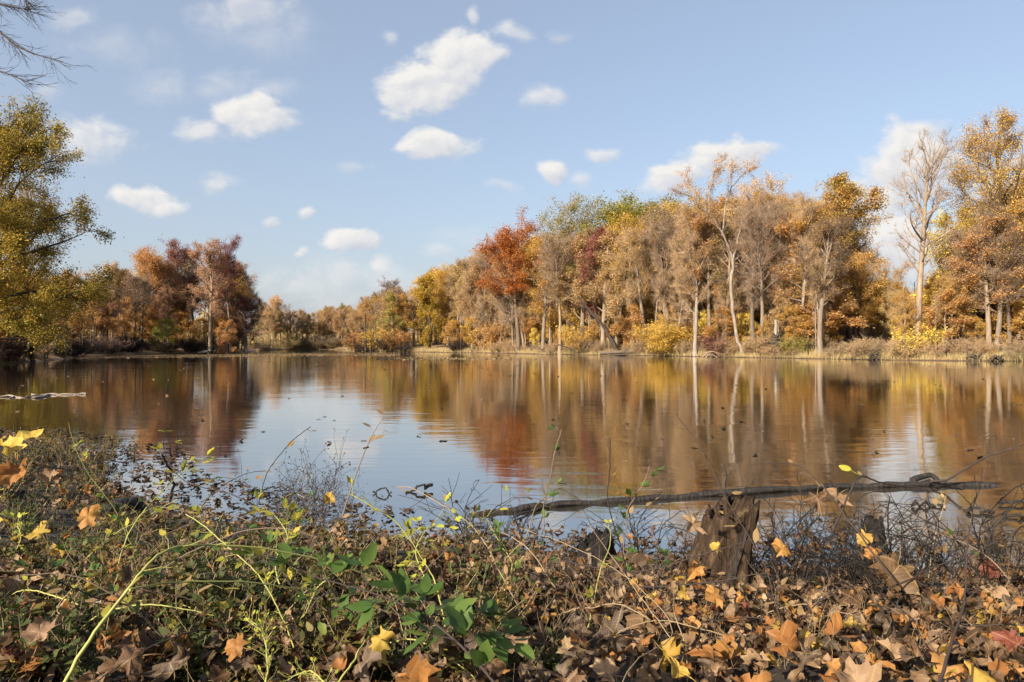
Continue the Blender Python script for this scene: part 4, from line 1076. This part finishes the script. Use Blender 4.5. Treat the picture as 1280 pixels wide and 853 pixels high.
def build_stump(name, c, r, h, seed, lean, mat, mat2, label, jag=.35, broad=1.0):
    rng = rs(seed); nu, nv = 48, 22; e = empty(name, c)
    ph = rng.uniform(0, TAU, 6)
    ang = np.arange(nu) / nu * TAU
    prof = 1 + .10 * np.sin(3 * ang + ph[0]) + .08 * np.sin(5 * ang + ph[1]) + .05 * np.sin(11 * ang + ph[2]) + .035 * np.sin(19 * ang + ph[3])
    top = h * (1 + jag * (.35 * np.cos(ang - .6) + .14 * np.sin(5 * ang + ph[5]) + .14 * np.sin(9 * ang + ph[1]) + .10 * rng.standard_normal(nu)))
    V = []
    for i in range(nv):
        t = i / (nv - 1); rr = r * (1.0 + .5 * (1 - t) ** 3 - .22 * t) * prof * (1 + .025 * rng.standard_normal(nu))
        V.append(np.stack([np.cos(ang) * rr * broad + lean[0] * t * top, np.sin(ang) * rr + lean[1] * t * top, -.08 + (top + .08) * t], -1))
    outer = V[-1]; rr = r * .55 * prof
    V.append(np.stack([np.cos(ang) * rr * broad + lean[0] * top * .9, np.sin(ang) * rr + lean[1] * top * .9, top * .86], -1))
    V.append(np.stack([np.cos(ang) * rr * .5 * broad + lean[0] * h * .6, np.sin(ang) * rr * .5 + lean[1] * h * .6, np.full(nu, h * .55)], -1))
    n = len(V); V = np.concatenate(V + [np.array([[lean[0] * h * .5, lean[1] * h * .5, h * .5]])])
    i = np.arange(n - 1)[:, None] * nu; j = np.arange(nu)[None]; j2 = (j + 1) % nu
    Fq = np.stack([i + j, i + j2, i + nu + j2, i + nu + j], -1).reshape(-1, 4); jj = np.arange(nu)
    f3 = np.stack([(n - 1) * nu + jj, (n - 1) * nu + (jj + 1) % nu, np.full(nu, n * nu)], -1)
    link('heartwood', mesh_of('heartwood', V, [(Fq, 0), (f3, 0)], [mat], smooth=True), e)
    mb = MB()
    for k in range(9):      # loose slabs of bark still on the outside
        a = rng.uniform(-.9, 1.4) if k < 6 else rng.uniform(0, TAU); hh = h * rng.uniform(.55, 1.0); w = rng.uniform(.10, .2); R0 = r * 1.03 * np.interp(a % TAU, ang, prof)
        g = []
        for t in np.linspace(0, 1, 8):
            fl = R0 * (1.0 + .55 * (1 - t) ** 4 - .12 * t)
            for s_ in (-1, -.33, .33, 1):
                aa = a + s_ * w * (1 - .3 * t) + .02 * rng.standard_normal(); x = fl * (1 + .03 * rng.standard_normal())
                g.append([math.cos(aa) * x * broad + lean[0] * t * hh, math.sin(aa) * x + lean[1] * t * hh, -.05 + hh * t])
        g = np.array(g); ci, cj = np.meshgrid(np.arange(7), np.arange(3), indexing='ij'); b = (ci * 4 + cj).ravel()
        th = g.copy(); th[:, :2] *= 1.06
        mb.add(np.concatenate([g, th]), np.concatenate([np.stack([b, b + 1, b + 5, b + 4], -1) + 32, np.stack([b, b + 4, b + 5, b + 1], -1)]))
    mb.build('bark', [mat2], e)
    return tag(e, label, 'stump')

def build_near():
    rng = rs(33)
    rot = wood_mat('rotten_wood', (.010, .0065, .004), (.05, .03, .017), (.17, .11, .06), (26, 26, 2.2), 1.0, 1.2, .9, (.22, .16, .06))
    rbark = wood_mat('grey_stump_bark', (.022, .016, .012), (.06, .045, .034), (.13, .10, .08), (16, 16, 3), 1.0, 1.5, .9)
    char = wood_mat('blackened_wood', (.008, .007, .006), (.022, .018, .015), (.06, .05, .042), (30, 30, 6), 1.0, 1.2, .8)
    p = hit(882, 744); build_stump('tree_stump', p, .165, .53, 7, (.32, .03), rot, rbark, 'broken rotten tree stump leaning right at the edge of the bank', .22, 1.0)
    p = hit(748, 722); build_stump('tree_stump', p, .14, .27, 9, (-.05, 0), char, B['brown'], 'low dark rotten stump left of the leaning rotten stump', .4)
    p = hit(1092, 702); build_stump('tree_stump', p, .115, .36, 12, (-.04, .02), char, B['wet'], 'blackened snag with leaves on it standing in the brush at the right', .3)
    # logs and branches at the water
    W = lambda px, py, dz=0: hit0(px, py) + np.array([0, 0, dz])
    bough('sunken_log', [W(590, 644, -.03), W(640, 639, .0), W(700, 632.5, .006), W(790, 626, .002), W(900, 619, .01), W(1000, 613, .004), W(1090, 609, .008), W(1150, 607, .012), W(1185, 607, .0), W(1245, 607.5, -.03)],
          .034, .044, B['wet'], 'long dark log lying half sunk in the water just off the bank', 'log', n=11, jit=.010, rough=.12, seed=15,
          subs=[([W(905, 619, .03), W(908, 612, .15), W(905, 604, .26)], .012, .006), ([W(1140, 606, .04), W(1160, 603, .10), W(1172, 606, .04)], .05, .03), ([W(690, 633, 0), W(665, 640, 0), W(640, 650, 0)], .02, .008)])
    bough('bare_branch', [W(1160, 607, .02), at(1190, 596, 9.4), at(1228, 573, 9.2), at(1262, 561, 9.0), at(1290, 552, 8.9)], .020, .008, TW['dark'], 'thin bare branch slanting up from the sunken log to the right edge', 'branch', n=6, jit=.01, seed=16,
          subs=[([at(1228, 573, 9.2), at(1240, 580, 9), at(1236, 590, 9), at(1226, 598, 9)], .006, .003)])
    bough('wet_log', [hit(128, 650) + [0, 0, .04], hit(150, 644) + [0, 0, .09], hit(172, 641) + [0, 0, .08], hit(202, 648) + [0, 0, .03]], .055, .07, B['wet'], 'short dark wet log at the waterline on the left', 'log', n=9, jit=.01, rough=.12, seed=17)
    bough('dark_stick', [hit(219, 606), at(211, 590, 9.4), at(203, 568, 9.2)], .022, .014, B['wet'], 'dark stick poking up out of the water at the left', 'stick', n=6, seed=18)
    bough('floating_stick', [W(300, 640, .01), W(330, 642, .02), W(380, 646, .01)], .016, .008, B['wet'], 'thin dark stick lying in the water below the seed heads', 'stick', n=5, seed=19)
    bough('floating_stick', [W(310, 620, .01), W(340, 612, .02), W(362, 611, .01)], .012, .008, B['wet'], 'thin stick afloat on the pale water left of the seed heads', 'stick', n=5, seed=20)
    bough('floating_debris', [W(508, 616, .01), W(522, 615, .03), W(541, 612, .05)], .010, .024, B['wet'], 'small dark lump of debris afloat in the sky reflection', 'debris', n=7, seed=22, rough=.3)
    bough('floating_debris', [W(466, 617, .01), W(478, 617, .03), W(490, 618, .01)], .010, .014, B['wet'], 'smaller dark debris afloat left of the dark lump', 'debris', n=7, seed=24, rough=.3)
    for (a, b, c, lb) in (((1248, 632), (1270, 631), (1290, 632), 'dark floating lump at the right edge of the water'), ((1255, 646), (1272, 648), (1290, 649), 'dark floating lump below the other at the right edge'), ((1208, 641), (1222, 640), (1240, 644), 'reddish clump of wet leaves in the water near the right edge'), ((1140, 634), (1160, 633), (1180, 634), 'thin dark debris in the water below the end of the sunken log')):
        bough('floating_debris', [W(*a, .0), W(*b, .015), W(*c, .0)], .016, .02, B['wet'], lb, 'debris', n=7, seed=a[0], rough=.3)
    # ---- canes
    cane('bramble_cane', [(78, 862, 1.3), (112, 800, 1.34), (160, 738, 1.42), (198, 694, 1.5), (240, 682, 1.6), (320, 684, 1.7), (400, 699, 1.8), (470, 722, 1.9)], .0040, .0018, CANE, NL['lime'],
         'long arching yellow-green bramble cane rising from the bottom left', 'bramble', 9, .030, 41, .12, extra=[([(163, 737, 1.42), (215, 728, 1.5), (300, 727, 1.6), (400, 738, 1.75)], .0026, .0014)], shoot=.045)
    cane('bramble_cane', [(640, 880, 1.3), (585, 815, 1.4), (530, 770, 1.5), (470, 742, 1.6), (400, 722, 1.7), (330, 690, 1.85)], .0030, .0014, TW['dark'], NL['green'],
         'dark bramble cane with large green leaves across the bottom centre', 'bramble', 26, .056, 42, .08, tri=True, shoot=.05, extra=[([(520, 762, 1.52), (570, 775, 1.6), (640, 800, 1.7)], .002, .0012)])
    cane('bramble_cane', [(420, 690, 2.6), (380, 668, 2.7), (330, 640, 2.8), (290, 618, 2.9), (232, 602, 3.0), (208, 570, 3.1), (206, 546, 3.1), (215, 560, 3.1)], .0030, .0012, TW['dark'], NL['lime'],
         'dark arching bramble stem with small green leaves over the pale water', 'bramble', 8, .045, 43, .02, tri=True, shoot=.05)
    cane('bramble_cane', [(508, 740, 1.9), (545, 700, 2.1), (585, 665, 2.3), (618, 640, 2.6), (650, 622, 2.8), (690, 628, 2.9)], .0022, .001, TW['brown'], NL['lime'],
         'thin bramble stem slanting up to the right with sparse green leaves', 'bramble', 8, .036, 44, .05, shoot=.04)
    cane('leafy_sprig', [(535, 730, 2.5), (520, 690, 2.6), (535, 660, 2.7), (560, 640, 2.8)], .0024, .001, CANE, NL['lime'], 'bushy pale green sprig behind the large green bramble leaves', 'sprig', 16, .034, 45, .0, tri=True, shoot=.07)
    cane('leafy_sprig', [(630, 740, 3.0), (640, 705, 3.1), (625, 680, 3.2), (610, 650, 3.3)], .0024, .001, CANE, NL['green'], 'green leafy sprig at the water right of the pale green sprig', 'sprig', 16, .04, 46, .0, tri=True, shoot=.07)
    cane('leafy_sprig', [(350, 730, 2.3), (345, 700, 2.35), (360, 670, 2.4), (340, 640, 2.5)], .0024, .001, CANE, NL['lime'], 'yellow-green sprig between the two bramble canes at the left', 'sprig', 12, .04, 47, .0, tri=True, shoot=.07)
    cane('tall_sprig', [(422, 668, 5.0), (436, 620, 5.0), (452, 575, 5.0), (466, 543, 5.0), (480, 522, 5.0)], .006, .002, TW['brown'], NL['brown'], 'tall slim sprig with a few brown leaves standing against the water', 'sprig', 7, .075, 48, .5, shoot=.06)
    cane('yellow_weed', [(330, 880, 1.6), (335, 830, 1.62), (328, 790, 1.65), (312, 775, 1.7)], .0022, .001, CANE, NL['lime'], 'tiny-leaved pale yellow weed at the bottom left of centre', 'weed', 60, .013, 49, .15, shoot=.035)
    cane('yellow_weed', [(412, 862, 1.5), (400, 845, 1.55), (385, 838, 1.6), (362, 848, 1.65)], .0018, .001, CANE, NL['lime'], 'low tiny-leaved yellow weed at the bottom edge', 'weed', 30, .012, 50, .1, shoot=.03)
    cane('yellow_stalk', [(418, 858, 1.5), (440, 830, 1.55), (452, 808, 1.62), (462, 795, 1.72)], .0028, .0018, CANE, NL['lime'], 'pale yellow leaf stalk rising to the large glowing leaf', 'stalk', 0, .02, 51)
    # thin dark twigs on the right
    tw = [([(1168, 870, 1.6), (1190, 800, 1.75), (1205, 742, 1.9), (1208, 690, 2.0), (1215, 640, 2.1)], .0045, .0015, 'upright dark twig in the brush near the right edge'),
          ([(1120, 730, 2.2), (1090, 690, 2.3), (1052, 640, 2.45), (1030, 610, 2.5), (998, 582, 2.6), (950, 578, 2.7)], .0035, .0014, 'dark twig bending left over the sunken log'),
          ([(1040, 665, 2.6), (1058, 625, 2.7), (1074, 596, 2.8), (1104, 604, 2.9), (1150, 610, 3.0), (1170, 612, 3.0)], .0045, .002, 'crooked dark twig arching along the sunken log'),
          ([(1110, 735, 2.2), (1160, 712, 2.3), (1215, 690, 2.4), (1290, 660, 2.5)], .003, .0014, 'thin twig crossing the brush to the right edge'),
          ([(760, 905, 1.5), (790, 830, 1.8), (840, 790, 2.1), (800, 735, 2.3), (730, 690, 2.5), (650, 660, 2.7)], .0018, .0009, 'pale dry stem leaning left in front of the low dark stump'),
          ([(840, 800, 2.2), (800, 745, 2.35), (768, 700, 2.5), (735, 655, 2.7)], .0016, .0008, 'dry stem crossing in front of the low dark stump'),
          ([(700, 700, 3.2), (790, 715, 3.1), (880, 692, 3.0), (960, 668, 3.0)], .004, .002, 'thin dark branch lying across the rotten stump'),
          ([(790, 735, 3.0), (880, 728, 2.9), (960, 715, 2.8)], .004, .002, 'dark stick lying across the foot of the rotten stump')]
    for i, (q, a, b, lb) in enumerate(tw):
        cane('twig', q, a, b, TW['straw'] if 'dry stem' in lb else TW['dark'], NL['brown'], lb, 'twig', 2 if i < 4 else 0, .04, 70 + i, .3, jit=.0015, shoot=.05)
    o = MB(); o.batch(leaf_geo(rng, .3, out=OUT2), np.eye(3)[None], np.zeros((1, 3)), [1.0]); l_ = link('green_leaf', o.mesh('green_leaf', [NL['lime']], uv=True))
    l_.matrix_world = Matrix.Translation(at(1059, 586, 2.8)) @ Matrix(rot_from(np.array([[0, -.9, .3]]), np.array([1.2]))[0].tolist()).to_4x4() @ Matrix.Scale(.055, 4)
    tag(l_, 'single round green leaf at the tip of the crooked twig over the log', 'leaf')
    # ---- a tangle of thin arching briars over the bank
    for i in range(84):
        px = rng.uniform(-20, 1300) if i < 64 else rng.uniform(-20, 420); py = rng.uniform(665, 850); p = hit(px, py)
        if inland(p[:1], p[1:2])[0] < 0: continue
        if inland(p[:1], p[1:2])[0] < .7: continue
        a = rng.uniform(0, TAU); q = path(rng, p - [0, 0, .02], (math.cos(a) * .9, math.sin(a) * .5, 1.2), rng.uniform(.5, 1.15), 9, .13, -rng.uniform(.06, .26)); q = q[np.cumprod(q[:, 2] > ground_z(q[:, 0], q[:, 1]) - .03).astype(bool)]
        if len(q) < 4: continue
        c = rng.choice(4, p=[.46, .2, .22, .12] if px < 620 else [.1, .08, .52, .3])
        bk, lf, cn = [(CANE, 'lime', 'yellow-green'), (TW['brown'], 'green', 'green-leaved'), (TW['dark'], 'brown', 'dark dry'), (TW['straw'], 'tan', 'straw-coloured')][c]
        z = 'at the left of the bank' if px < 330 else 'left of the low dark stump' if px < 730 else 'around the rotten stump' if px < 1000 else 'at the right of the bank'
        o = cane('briar', q, rng.uniform(.0022, .0036), .0018, bk, NL[lf], f'{cn} thin arching briar stem {z}', 'briar', int(rng.integers(3, 12)), rng.uniform(.025, .05), 400 + i, .2, tri=c < 2, shoot=.04)
        o['group'] = f'{cn} briars {z}'
    # ---- weeds
    wp = [weed_proto(81, .20, 8, .040, 11), weed_proto(82, .28, 7, .034, 15), weed_proto(83, .14, 10, .026, 14, 1.0), weed_proto(84, .42, 7, .022, 30, .5)]
    zl = lambda px: 'left edge' if px < 140 else 'lower left' if px < 330 else 'bank below the seed heads'
    n = 0
    while n < 225:
        px = rng.uniform(-20, 470) if n < 185 else rng.uniform(470, 700); py = rng.uniform(560, 860) if px < 200 else rng.uniform(640, 860)
        p = hit(px, py)
        if inland(p[:1], p[1:2])[0] < .05 or p[1] < 1.25: continue
        if p[1] < 1.9 and rng.random() < .5: continue
        if px > 120 and inland(p[:1], p[1:2])[0] < 1.5: continue
        k = rng.integers(4) if py > 640 else 3; s = rng.uniform(.6, 1.25); e = empty('weed', (p[0], p[1], p[2]), rng.uniform(0, TAU), s); st, fo = wp[k]
        link('stems', st, e); f = link('foliage', fo, e); c = rng.random() < .55; set_mats(f, [NL['weed' if c else 'olive']])
        w = 'dull green' if c else 'yellowish olive'; z = zl(px) if px < 470 else 'bank near the bramble leaves'
        tag(e, f'{w} small-leaved weed growing at the {z}', 'weed', f'{w} weeds at the {z}'); n += 1
    # ---- dry brush
    bp = [brush_proto(91, .55, 6, B['wet'], 5, .0055), brush_proto(92, .82, 5, B['wet'], 5, .006), brush_proto(93, .42, 6, B['wet'], 5, .0045), brush_proto(94, .70, 5, B['wet'], 6, .0055, arch=-.14)]
    bl = []
    for k in range(4):
        fo = MB(); N = 6; P = np.stack([rng.normal(0, .16, N), rng.normal(0, .16, N), rng.uniform(.05, .4, N)], -1)
        for q_ in range(N): fo.batch(leaf_geo(rng, 2.2), rot_from(rng.standard_normal((1, 3)), rng.uniform(0, TAU, 1)), P[q_:q_ + 1], [rng.uniform(.03, .06)])
        bl.append(fo.mesh('brush_leaves', [NL['brown']], uv=True))
    n = 0
    while n < 60:
        px = rng.uniform(560, 1320) if rng.random() < .7 else rng.uniform(980, 1330); py = rng.uniform(650, 770)
        p = hit(px, py); s_ = inland(p[:1], p[1:2])[0]
        if s_ > 2.4 or s_ < -.9: continue
        if abs(px - 893) < 70 and p[1] < 3.75: continue
        k = rng.integers(4); e = empty('bare_shrub', (p[0], p[1], max(p[2], -.02)), rng.uniform(0, TAU), rng.uniform(.65, 1.1)); link('stems', bp[k][0], e); link('leaves', bl[k], e)
        z = 'between the two stumps' if px < 860 else 'right of the rotten stump' if px < 1060 else 'at the right side of the bank'
        tag(e, f'dark leafless bush of thin stems at the waterline {z}', 'bush', f'dark brush {z}'); n += 1
    for i in range(36):
        left = i < 22; px = rng.uniform(-30, 175) if left else rng.uniform(930, 1310); py = rng.uniform(560, 650) if left else rng.uniform(700, 760); p = hit(px, py)
        e = empty('tall_weed', (p[0], p[1], max(p[2], 0) - .02), rng.uniform(0, TAU), rng.uniform(.8, 1.3) * (1.25 if left else .9)); k = 3 if left else rng.integers(4)
        if left: st, fo = wp[3]; link('stems', st, e); set_mats(link('foliage', fo, e), [NL['olive']])
        else: link('stems', bp[k][0], e); link('leaves', bl[k], e)
        z = 'over the water at the left margin' if left else 'at the right end of the bank'
        w = 'tall olive weed' if left else 'dark twiggy weed'; tag(e, f'{w} standing {z}', 'weed', f'{w}s {z}')
    sh = brush_proto(95, .55, 7, TW['dark'], 11, .0028, .5, 0, True)
    for i, (px, py, s) in enumerate(((372, 672, 1.0), (392, 668, 1.15), (410, 664, .95), (355, 676, .8), (440, 668, .85), (386, 676, 1.0))):
        p = hit(px, py); e = empty('dead_weed', (p[0], p[1], max(p[2], 0)), i * 1.1, s * 1.25); link('stems', sh[0], e)
        tag(e, 'dark dry stems with black seed heads standing against the pale water', 'seed heads', 'seed heads on the shore left of centre')
    sp = [brush_proto(96, .32, 6, TW['straw'], 3, .0016, .8), brush_proto(97, .42, 5, TW['straw'], 4, .0016, .6), brush_proto(98, .36, 6, TW['brown'], 5, .0016, .9)]
    for i in range(90):
        px = rng.uniform(640, 1300) if i < 60 else rng.uniform(0, 640); py = rng.uniform(715, 850); p = hit(px, py)
        k = rng.integers(3); e = empty('dry_plant', tuple(p), rng.uniform(0, TAU), rng.uniform(.5, 1.1)); link('stems', sp[k][0], e)
        c = 'straw-coloured' if k < 2 else 'brown'; z = 'at the right of the bank' if px > 900 else 'in front of the low dark stump' if px > 640 else 'at the left of the bank'
        tag(e, f'thin {c} dry stems poking from the litter {z}', 'dry stems', f'{c} stems {z}')
    # ---- fine green cover on the left
    N = 7000; x, y = scatter_pts(rng, N, lambda x, y: (inland(x, y) > .05) & ((x / y < -.10 + .12 * np.sin(y * 3)) | (rng.random(len(x)) < .05)))
    z = ground_z(x, y) + rng.uniform(.0, .12, N); d = rng.normal(0, .6, (N, 3)); d[:, 2] = np.abs(d[:, 2]) + .2
    mb = MB(); add_leaves(mb, rng, np.stack([x, y, z], -1), d, .016)
    N = 2500; x, y = scatter_pts(rng, N, lambda x, y: (inland(x, y) > .05) & (x / y < .3)); z = ground_z(x, y); p0 = np.stack([x, y, z - .01], -1); d = rng.normal(0, .4, (N, 3)); d[:, 2] = 1
    q = p0 + d * rng.uniform(.05, .22, N)[:, None]; mb.prisms(p0, q, .0012, .0004, 3, 1)
    tag(mb.build('ground_cover', [NL['weed'], TW['straw']], uv=True), 'fine low greenery and grass between the weeds at the left', 'ground cover', kind='stuff')
    # ---- bare tree outside the frame whose twig ends hang into the top left corner
    Yk = 19.0; S = []; rg = rs(140); o = np.array([X_of(-330, Yk), Yk, 0]); o[2] = gz(o[0], o[1])
    tp = lambda px, py, dy=0: at(px, py, Yk + dy) - o
    S.append((refine([np.array([0, 0, -.2]), np.array([.2, 0, 4]), np.array([.1, .1, 9]), np.array([.5, 0, 15])], 4), np.linspace(.3, .08, 13), 0))
    for pts, r in (([np.array([.15, 0, 6.]), tp(-200, 60), tp(-80, 5), tp(-20, 25), tp(25, 60), tp(78, 77)], .08), ([np.array([.15, 0, 8]), tp(-180, -40), tp(-60, -15), tp(0, 5), tp(38, 12)], .07),
                   ([np.array([.1, 0, 5]), tp(-220, 140), tp(-70, 85), tp(-5, 88), tp(40, 106)], .06), ([np.array([.15, 0, 9.5]), tp(-170, -100), tp(-50, -50), tp(10, -20), tp(36, 5)], .06)):
        q = refine(pts, 5); S.append((q, np.linspace(r, .008, len(q)), 1))
        for j in range(46):
            p, d = on(q, rg.uniform(.35, .98)); q2 = path(rg, p, side(d, rg.uniform(.3, .8), rg.uniform(0, TAU)), rg.uniform(.3, .9), 4, .12, .0); S.append((q2, np.linspace(.008, .0035, 5), 2))
            for k in range(3):
                p3, d3 = on(q2, rg.uniform(.2, 1)); S.append((path(rg, p3, side(d3, rg.uniform(.3, .8), rg.uniform(0, TAU)), rg.uniform(.12, .35), 2, .1, 0), np.array([.0045, .0035, .0025]), 3))
    tk, cm = tree_meshes('corner', rs(141), S=S, leaves=0, twig=0, bark=B['dark'], tw=TW['dark'])
    e = empty('bare_tree', tuple(o)); link('trunk', tk, e); link('crown', cm, e); tag(e, 'bare tree out of frame whose dark twig ends hang into the top left corner', 'tree')

build_far_things(); build_litter(); build_near()
#FG_END

# ------------------------------------------------------------------ sky, sun, camera
SUN_AZ, SUN_EL = math.radians(-136), math.radians(27)     # azimuth from +Y, clockwise
def build_sky():
    w = bpy.data.worlds.new('World'); SC.world = w; w.use_nodes = True
    t = NT(w)
    sky = t.n('ShaderNodeTexSky', sky_type='NISHITA', sun_disc=False, sun_elevation=SUN_EL, sun_rotation=SUN_AZ, altitude=100, air_density=1.0, dust_density=3.0, ozone_density=1.4)
    tc = t.n('ShaderNodeTexCoord'); sp = t.n('ShaderNodeSeparateXYZ'); t.l(tc.outputs['Generated'], sp.inputs[0])
    yy = t.math('MAXIMUM', sp.outputs[1], .05)
    u = t.math('DIVIDE', sp.outputs[0], yy); v = t.math('DIVIDE', sp.outputs[2], yy)
    cx = t.n('ShaderNodeCombineXYZ'); t.l(u, cx.inputs[0]); t.l(v, cx.inputs[1])
    # clouds: (px, py, rx, ry, weight)
    CL = [(568, 80, 66, 52, 1), (522, 108, 64, 48, 1), (595, 68, 42, 38, .9), (548, 177, 62, 26, 1), (310, 138, 56, 36, .85), (345, 152, 40, 26, .7), (258, 158, 50, 24, .62), (280, 100, 70, 30, .3),
          (172, 248, 52, 26, .95), (212, 256, 30, 14, .6), (691, 212, 22, 20, .95), (750, 188, 34, 14, .55), (727, 224, 26, 16, .45), (448, 305, 48, 21, .9), (478, 335, 22, 22, .6), (425, 345, 60, 30, .42), (383, 312, 14, 10, .6),
          (905, 195, 75, 30, 1), (840, 222, 56, 24, .9), (945, 186, 38, 18, .8), (1145, 200, 84, 60, .9), (1085, 262, 76, 54, .95), (1130, 310, 84, 54, .9), (1150, 168, 56, 26, .7), (110, 175, 74, 42, .58), (305, 18, 95, 30, .42), (642, 42, 36, 18, .5), (684, 127, 38, 20, .52),
          (270, 228, 38, 22, .5), (384, 262, 18, 15, .6), (336, 275, 20, 10, .5), (592, 22, 12, 18, .5), (485, 46, 16, 14, .4), (440, 205, 40, 12, .35), (628, 237, 34, 12, .4), (95, 28, 46, 22, .36), (200, 105, 60, 36, .3), (350, 110, 50, 30, .3), (430, 372, 120, 22, .3), (60, 115, 30, 18, .3), (400, 350, 150, 46, .34), (480, 350, 60, 30, .4), (150, 60, 110, 40, .24), (330, 40, 120, 50, .26), (600, 300, 120, 30, .22), (700, 42, 30, 14, .3), (545, 320, 40, 18, .35)]
    g = bpy.data.node_groups.new('cloud_field', 'ShaderNodeTree')
    g.interface.new_socket('P', in_out='INPUT', socket_type='NodeSocketVector'); g.interface.new_socket('N', in_out='INPUT', socket_type='NodeSocketFloat'); g.interface.new_socket('D', in_out='OUTPUT', socket_type='NodeSocketFloat'); g.interface.new_socket('S', in_out='OUTPUT', socket_type='NodeSocketFloat')
    class G: pass
    gm = G(); gm.node_tree = g; q = NT(gm)
    gi = q.n('NodeGroupInput'); go = q.n('NodeGroupOutput'); acc = acs = None
    for (px, py, rx, ry, wt) in CL:
        a = q.n('ShaderNodeVectorMath', operation='SUBTRACT'); q.l(gi.outputs[0], a.inputs[0]); a.inputs[1].default_value = ((px - 640) / F, (HOR - py) / F, 0)
        b = q.n('ShaderNodeVectorMath', operation='MULTIPLY'); q.l(a.outputs[0], b.inputs[0]); b.inputs[1].default_value = (F / rx, F / ry, 0)
        c = q.n('ShaderNodeVectorMath', operation='LENGTH'); q.l(b.outputs[0], c.inputs[0])
        d = q.math('MULTIPLY', q.math('MULTIPLY', q.math('ADD', q.math('SUBTRACT', .92, c.outputs['Value']), gi.outputs[1]), 1.0 + 1.2 * wt, True), min(1, wt * 1.12 + .05))
        dt = q.n('ShaderNodeVectorMath', operation='DOT_PRODUCT'); q.l(b.outputs[0], dt.inputs[0]); dt.inputs[1].default_value = (-.3, .62, 0)
        e = q.math('MULTIPLY', q.math('ADD', dt.outputs['Value'], .68), d)
        acc = d if acc is None else q.math('MAXIMUM', acc, d); acs = e if acs is None else q.math('MAXIMUM', acs, e)
    q.l(acc, go.inputs[0]); q.l(acs, go.inputs[1])
    mp = t.n('ShaderNodeMapping'); mp.inputs['Scale'].default_value = (1, 1.3, 1); t.l(cx.outputs[0], mp.inputs[0])
    ad = t.n('ShaderNodeVectorMath', operation='ADD'); t.l(mp.outputs[0], ad.inputs[0]); ad.inputs[1].default_value = (-.010, .014, 0)
    nz = t.noise(mp.outputs[0], 17, 6, .6, .25); nz2 = t.noise(ad.outputs[0], 17, 4, .6, .25)
    wn = t.n('ShaderNodeTexNoise'); wn.inputs['Scale'].default_value = 10; wn.inputs['Detail'].default_value = 2; t.l(cx.outputs[0], wn.inputs['Vector'])
    sb = t.n('ShaderNodeVectorMath', operation='SUBTRACT'); t.l(wn.outputs['Color'], sb.inputs[0]); sb.inputs[1].default_value = (.5, .5, .5)
    sc = t.n('ShaderNodeVectorMath', operation='SCALE'); t.l(sb.outputs[0], sc.inputs[0]); sc.inputs['Scale'].default_value = .05
    a2 = t.n('ShaderNodeVectorMath', operation='ADD'); t.l(cx.outputs[0], a2.inputs[0]); t.l(sc.outputs[0], a2.inputs[1])
    gn = t.n('ShaderNodeGroup'); gn.node_tree = g; t.l(a2.outputs[0], gn.inputs[0]); t.l(t.math('MULTIPLY', t.math('SUBTRACT', nz, .5), 1.35), gn.inputs[1])
    front = t.math('MULTIPLY', t.math('SUBTRACT', sp.outputs[1], .06), 20, True)
    d = gn.outputs[0]; dens = t.math('MULTIPLY', t.math('MULTIPLY', t.math('MULTIPLY', d, d), t.math('SUBTRACT', 3.0, t.math('MULTIPLY', d, 2.0))), front)
    sh = t.math('DIVIDE', gn.outputs[1], t.math('MAXIMUM', d, .02))
    lit = t.math('ADD', sh, t.math('MULTIPLY', t.math('SUBTRACT', nz, nz2), 1.6), True)
    ccol = t.mix(lit, (2.75, 2.95, 3.4), (4.35, 4.25, 4.1))
    # pale air low down
    el = t.math('SUBTRACT', 1, t.math('MULTIPLY', sp.outputs[2], 2.2), True)
    skc = t.mix(t.math('ADD', .36, t.math('MULTIPLY', t.math('POWER', el, 2.5), .36)), sky.outputs[0], (2.75, 2.98, 3.42))
    col = t.mix(dens, skc, ccol)
    bg = t.n('ShaderNodeBackground'); bg.inputs[1].default_value = .098; t.l(col, bg.inputs[0])
    o = t.n('ShaderNodeOutputWorld'); t.l(bg.outputs[0], o.inputs[0])
build_sky()
sd = bpy.data.lights.new('sun', 'SUN'); sd.energy = 5; sd.angle = math.radians(.5); sd.color = (1, .90, .76)
so = bpy.data.objects.new('sun', sd); COL.objects.link(so)
sv = Vector((math.sin(SUN_AZ) * math.cos(SUN_EL), math.cos(SUN_AZ) * math.cos(SUN_EL), math.sin(SUN_EL)))
so.rotation_euler = sv.to_track_quat('Z', 'Y').to_euler()
cd = bpy.data.cameras.new('camera'); cd.lens = 24; cd.sensor_width = 36; cd.clip_start = .05; cd.clip_end = 9000
co = bpy.data.objects.new('camera', cd); COL.objects.link(co)
co.location = (0, 0, CAMZ); co.rotation_euler = (math.radians(90) + math.atan(3.5 / F), 0, 0)
SC.camera = co
SC.view_settings.view_transform = 'Standard'; SC.view_settings.look = 'None'; SC.view_settings.exposure = 1.1; SC.view_settings.gamma = 1
SC.cycles.max_bounces = 6; SC.cycles.diffuse_bounces = 2; SC.cycles.glossy_bounces = 3; SC.cycles.transmission_bounces = 3
SC.cycles.caustics_reflective = False; SC.cycles.caustics_refractive = False
SC.cycles.use_denoising = True; SC.cycles.denoising_prefilter = 'ACCURATE'; SC.cycles.denoising_input_passes = 'RGB_ALBEDO_NORMAL'; SC.cycles.denoiser = 'OPENIMAGEDENOISE'
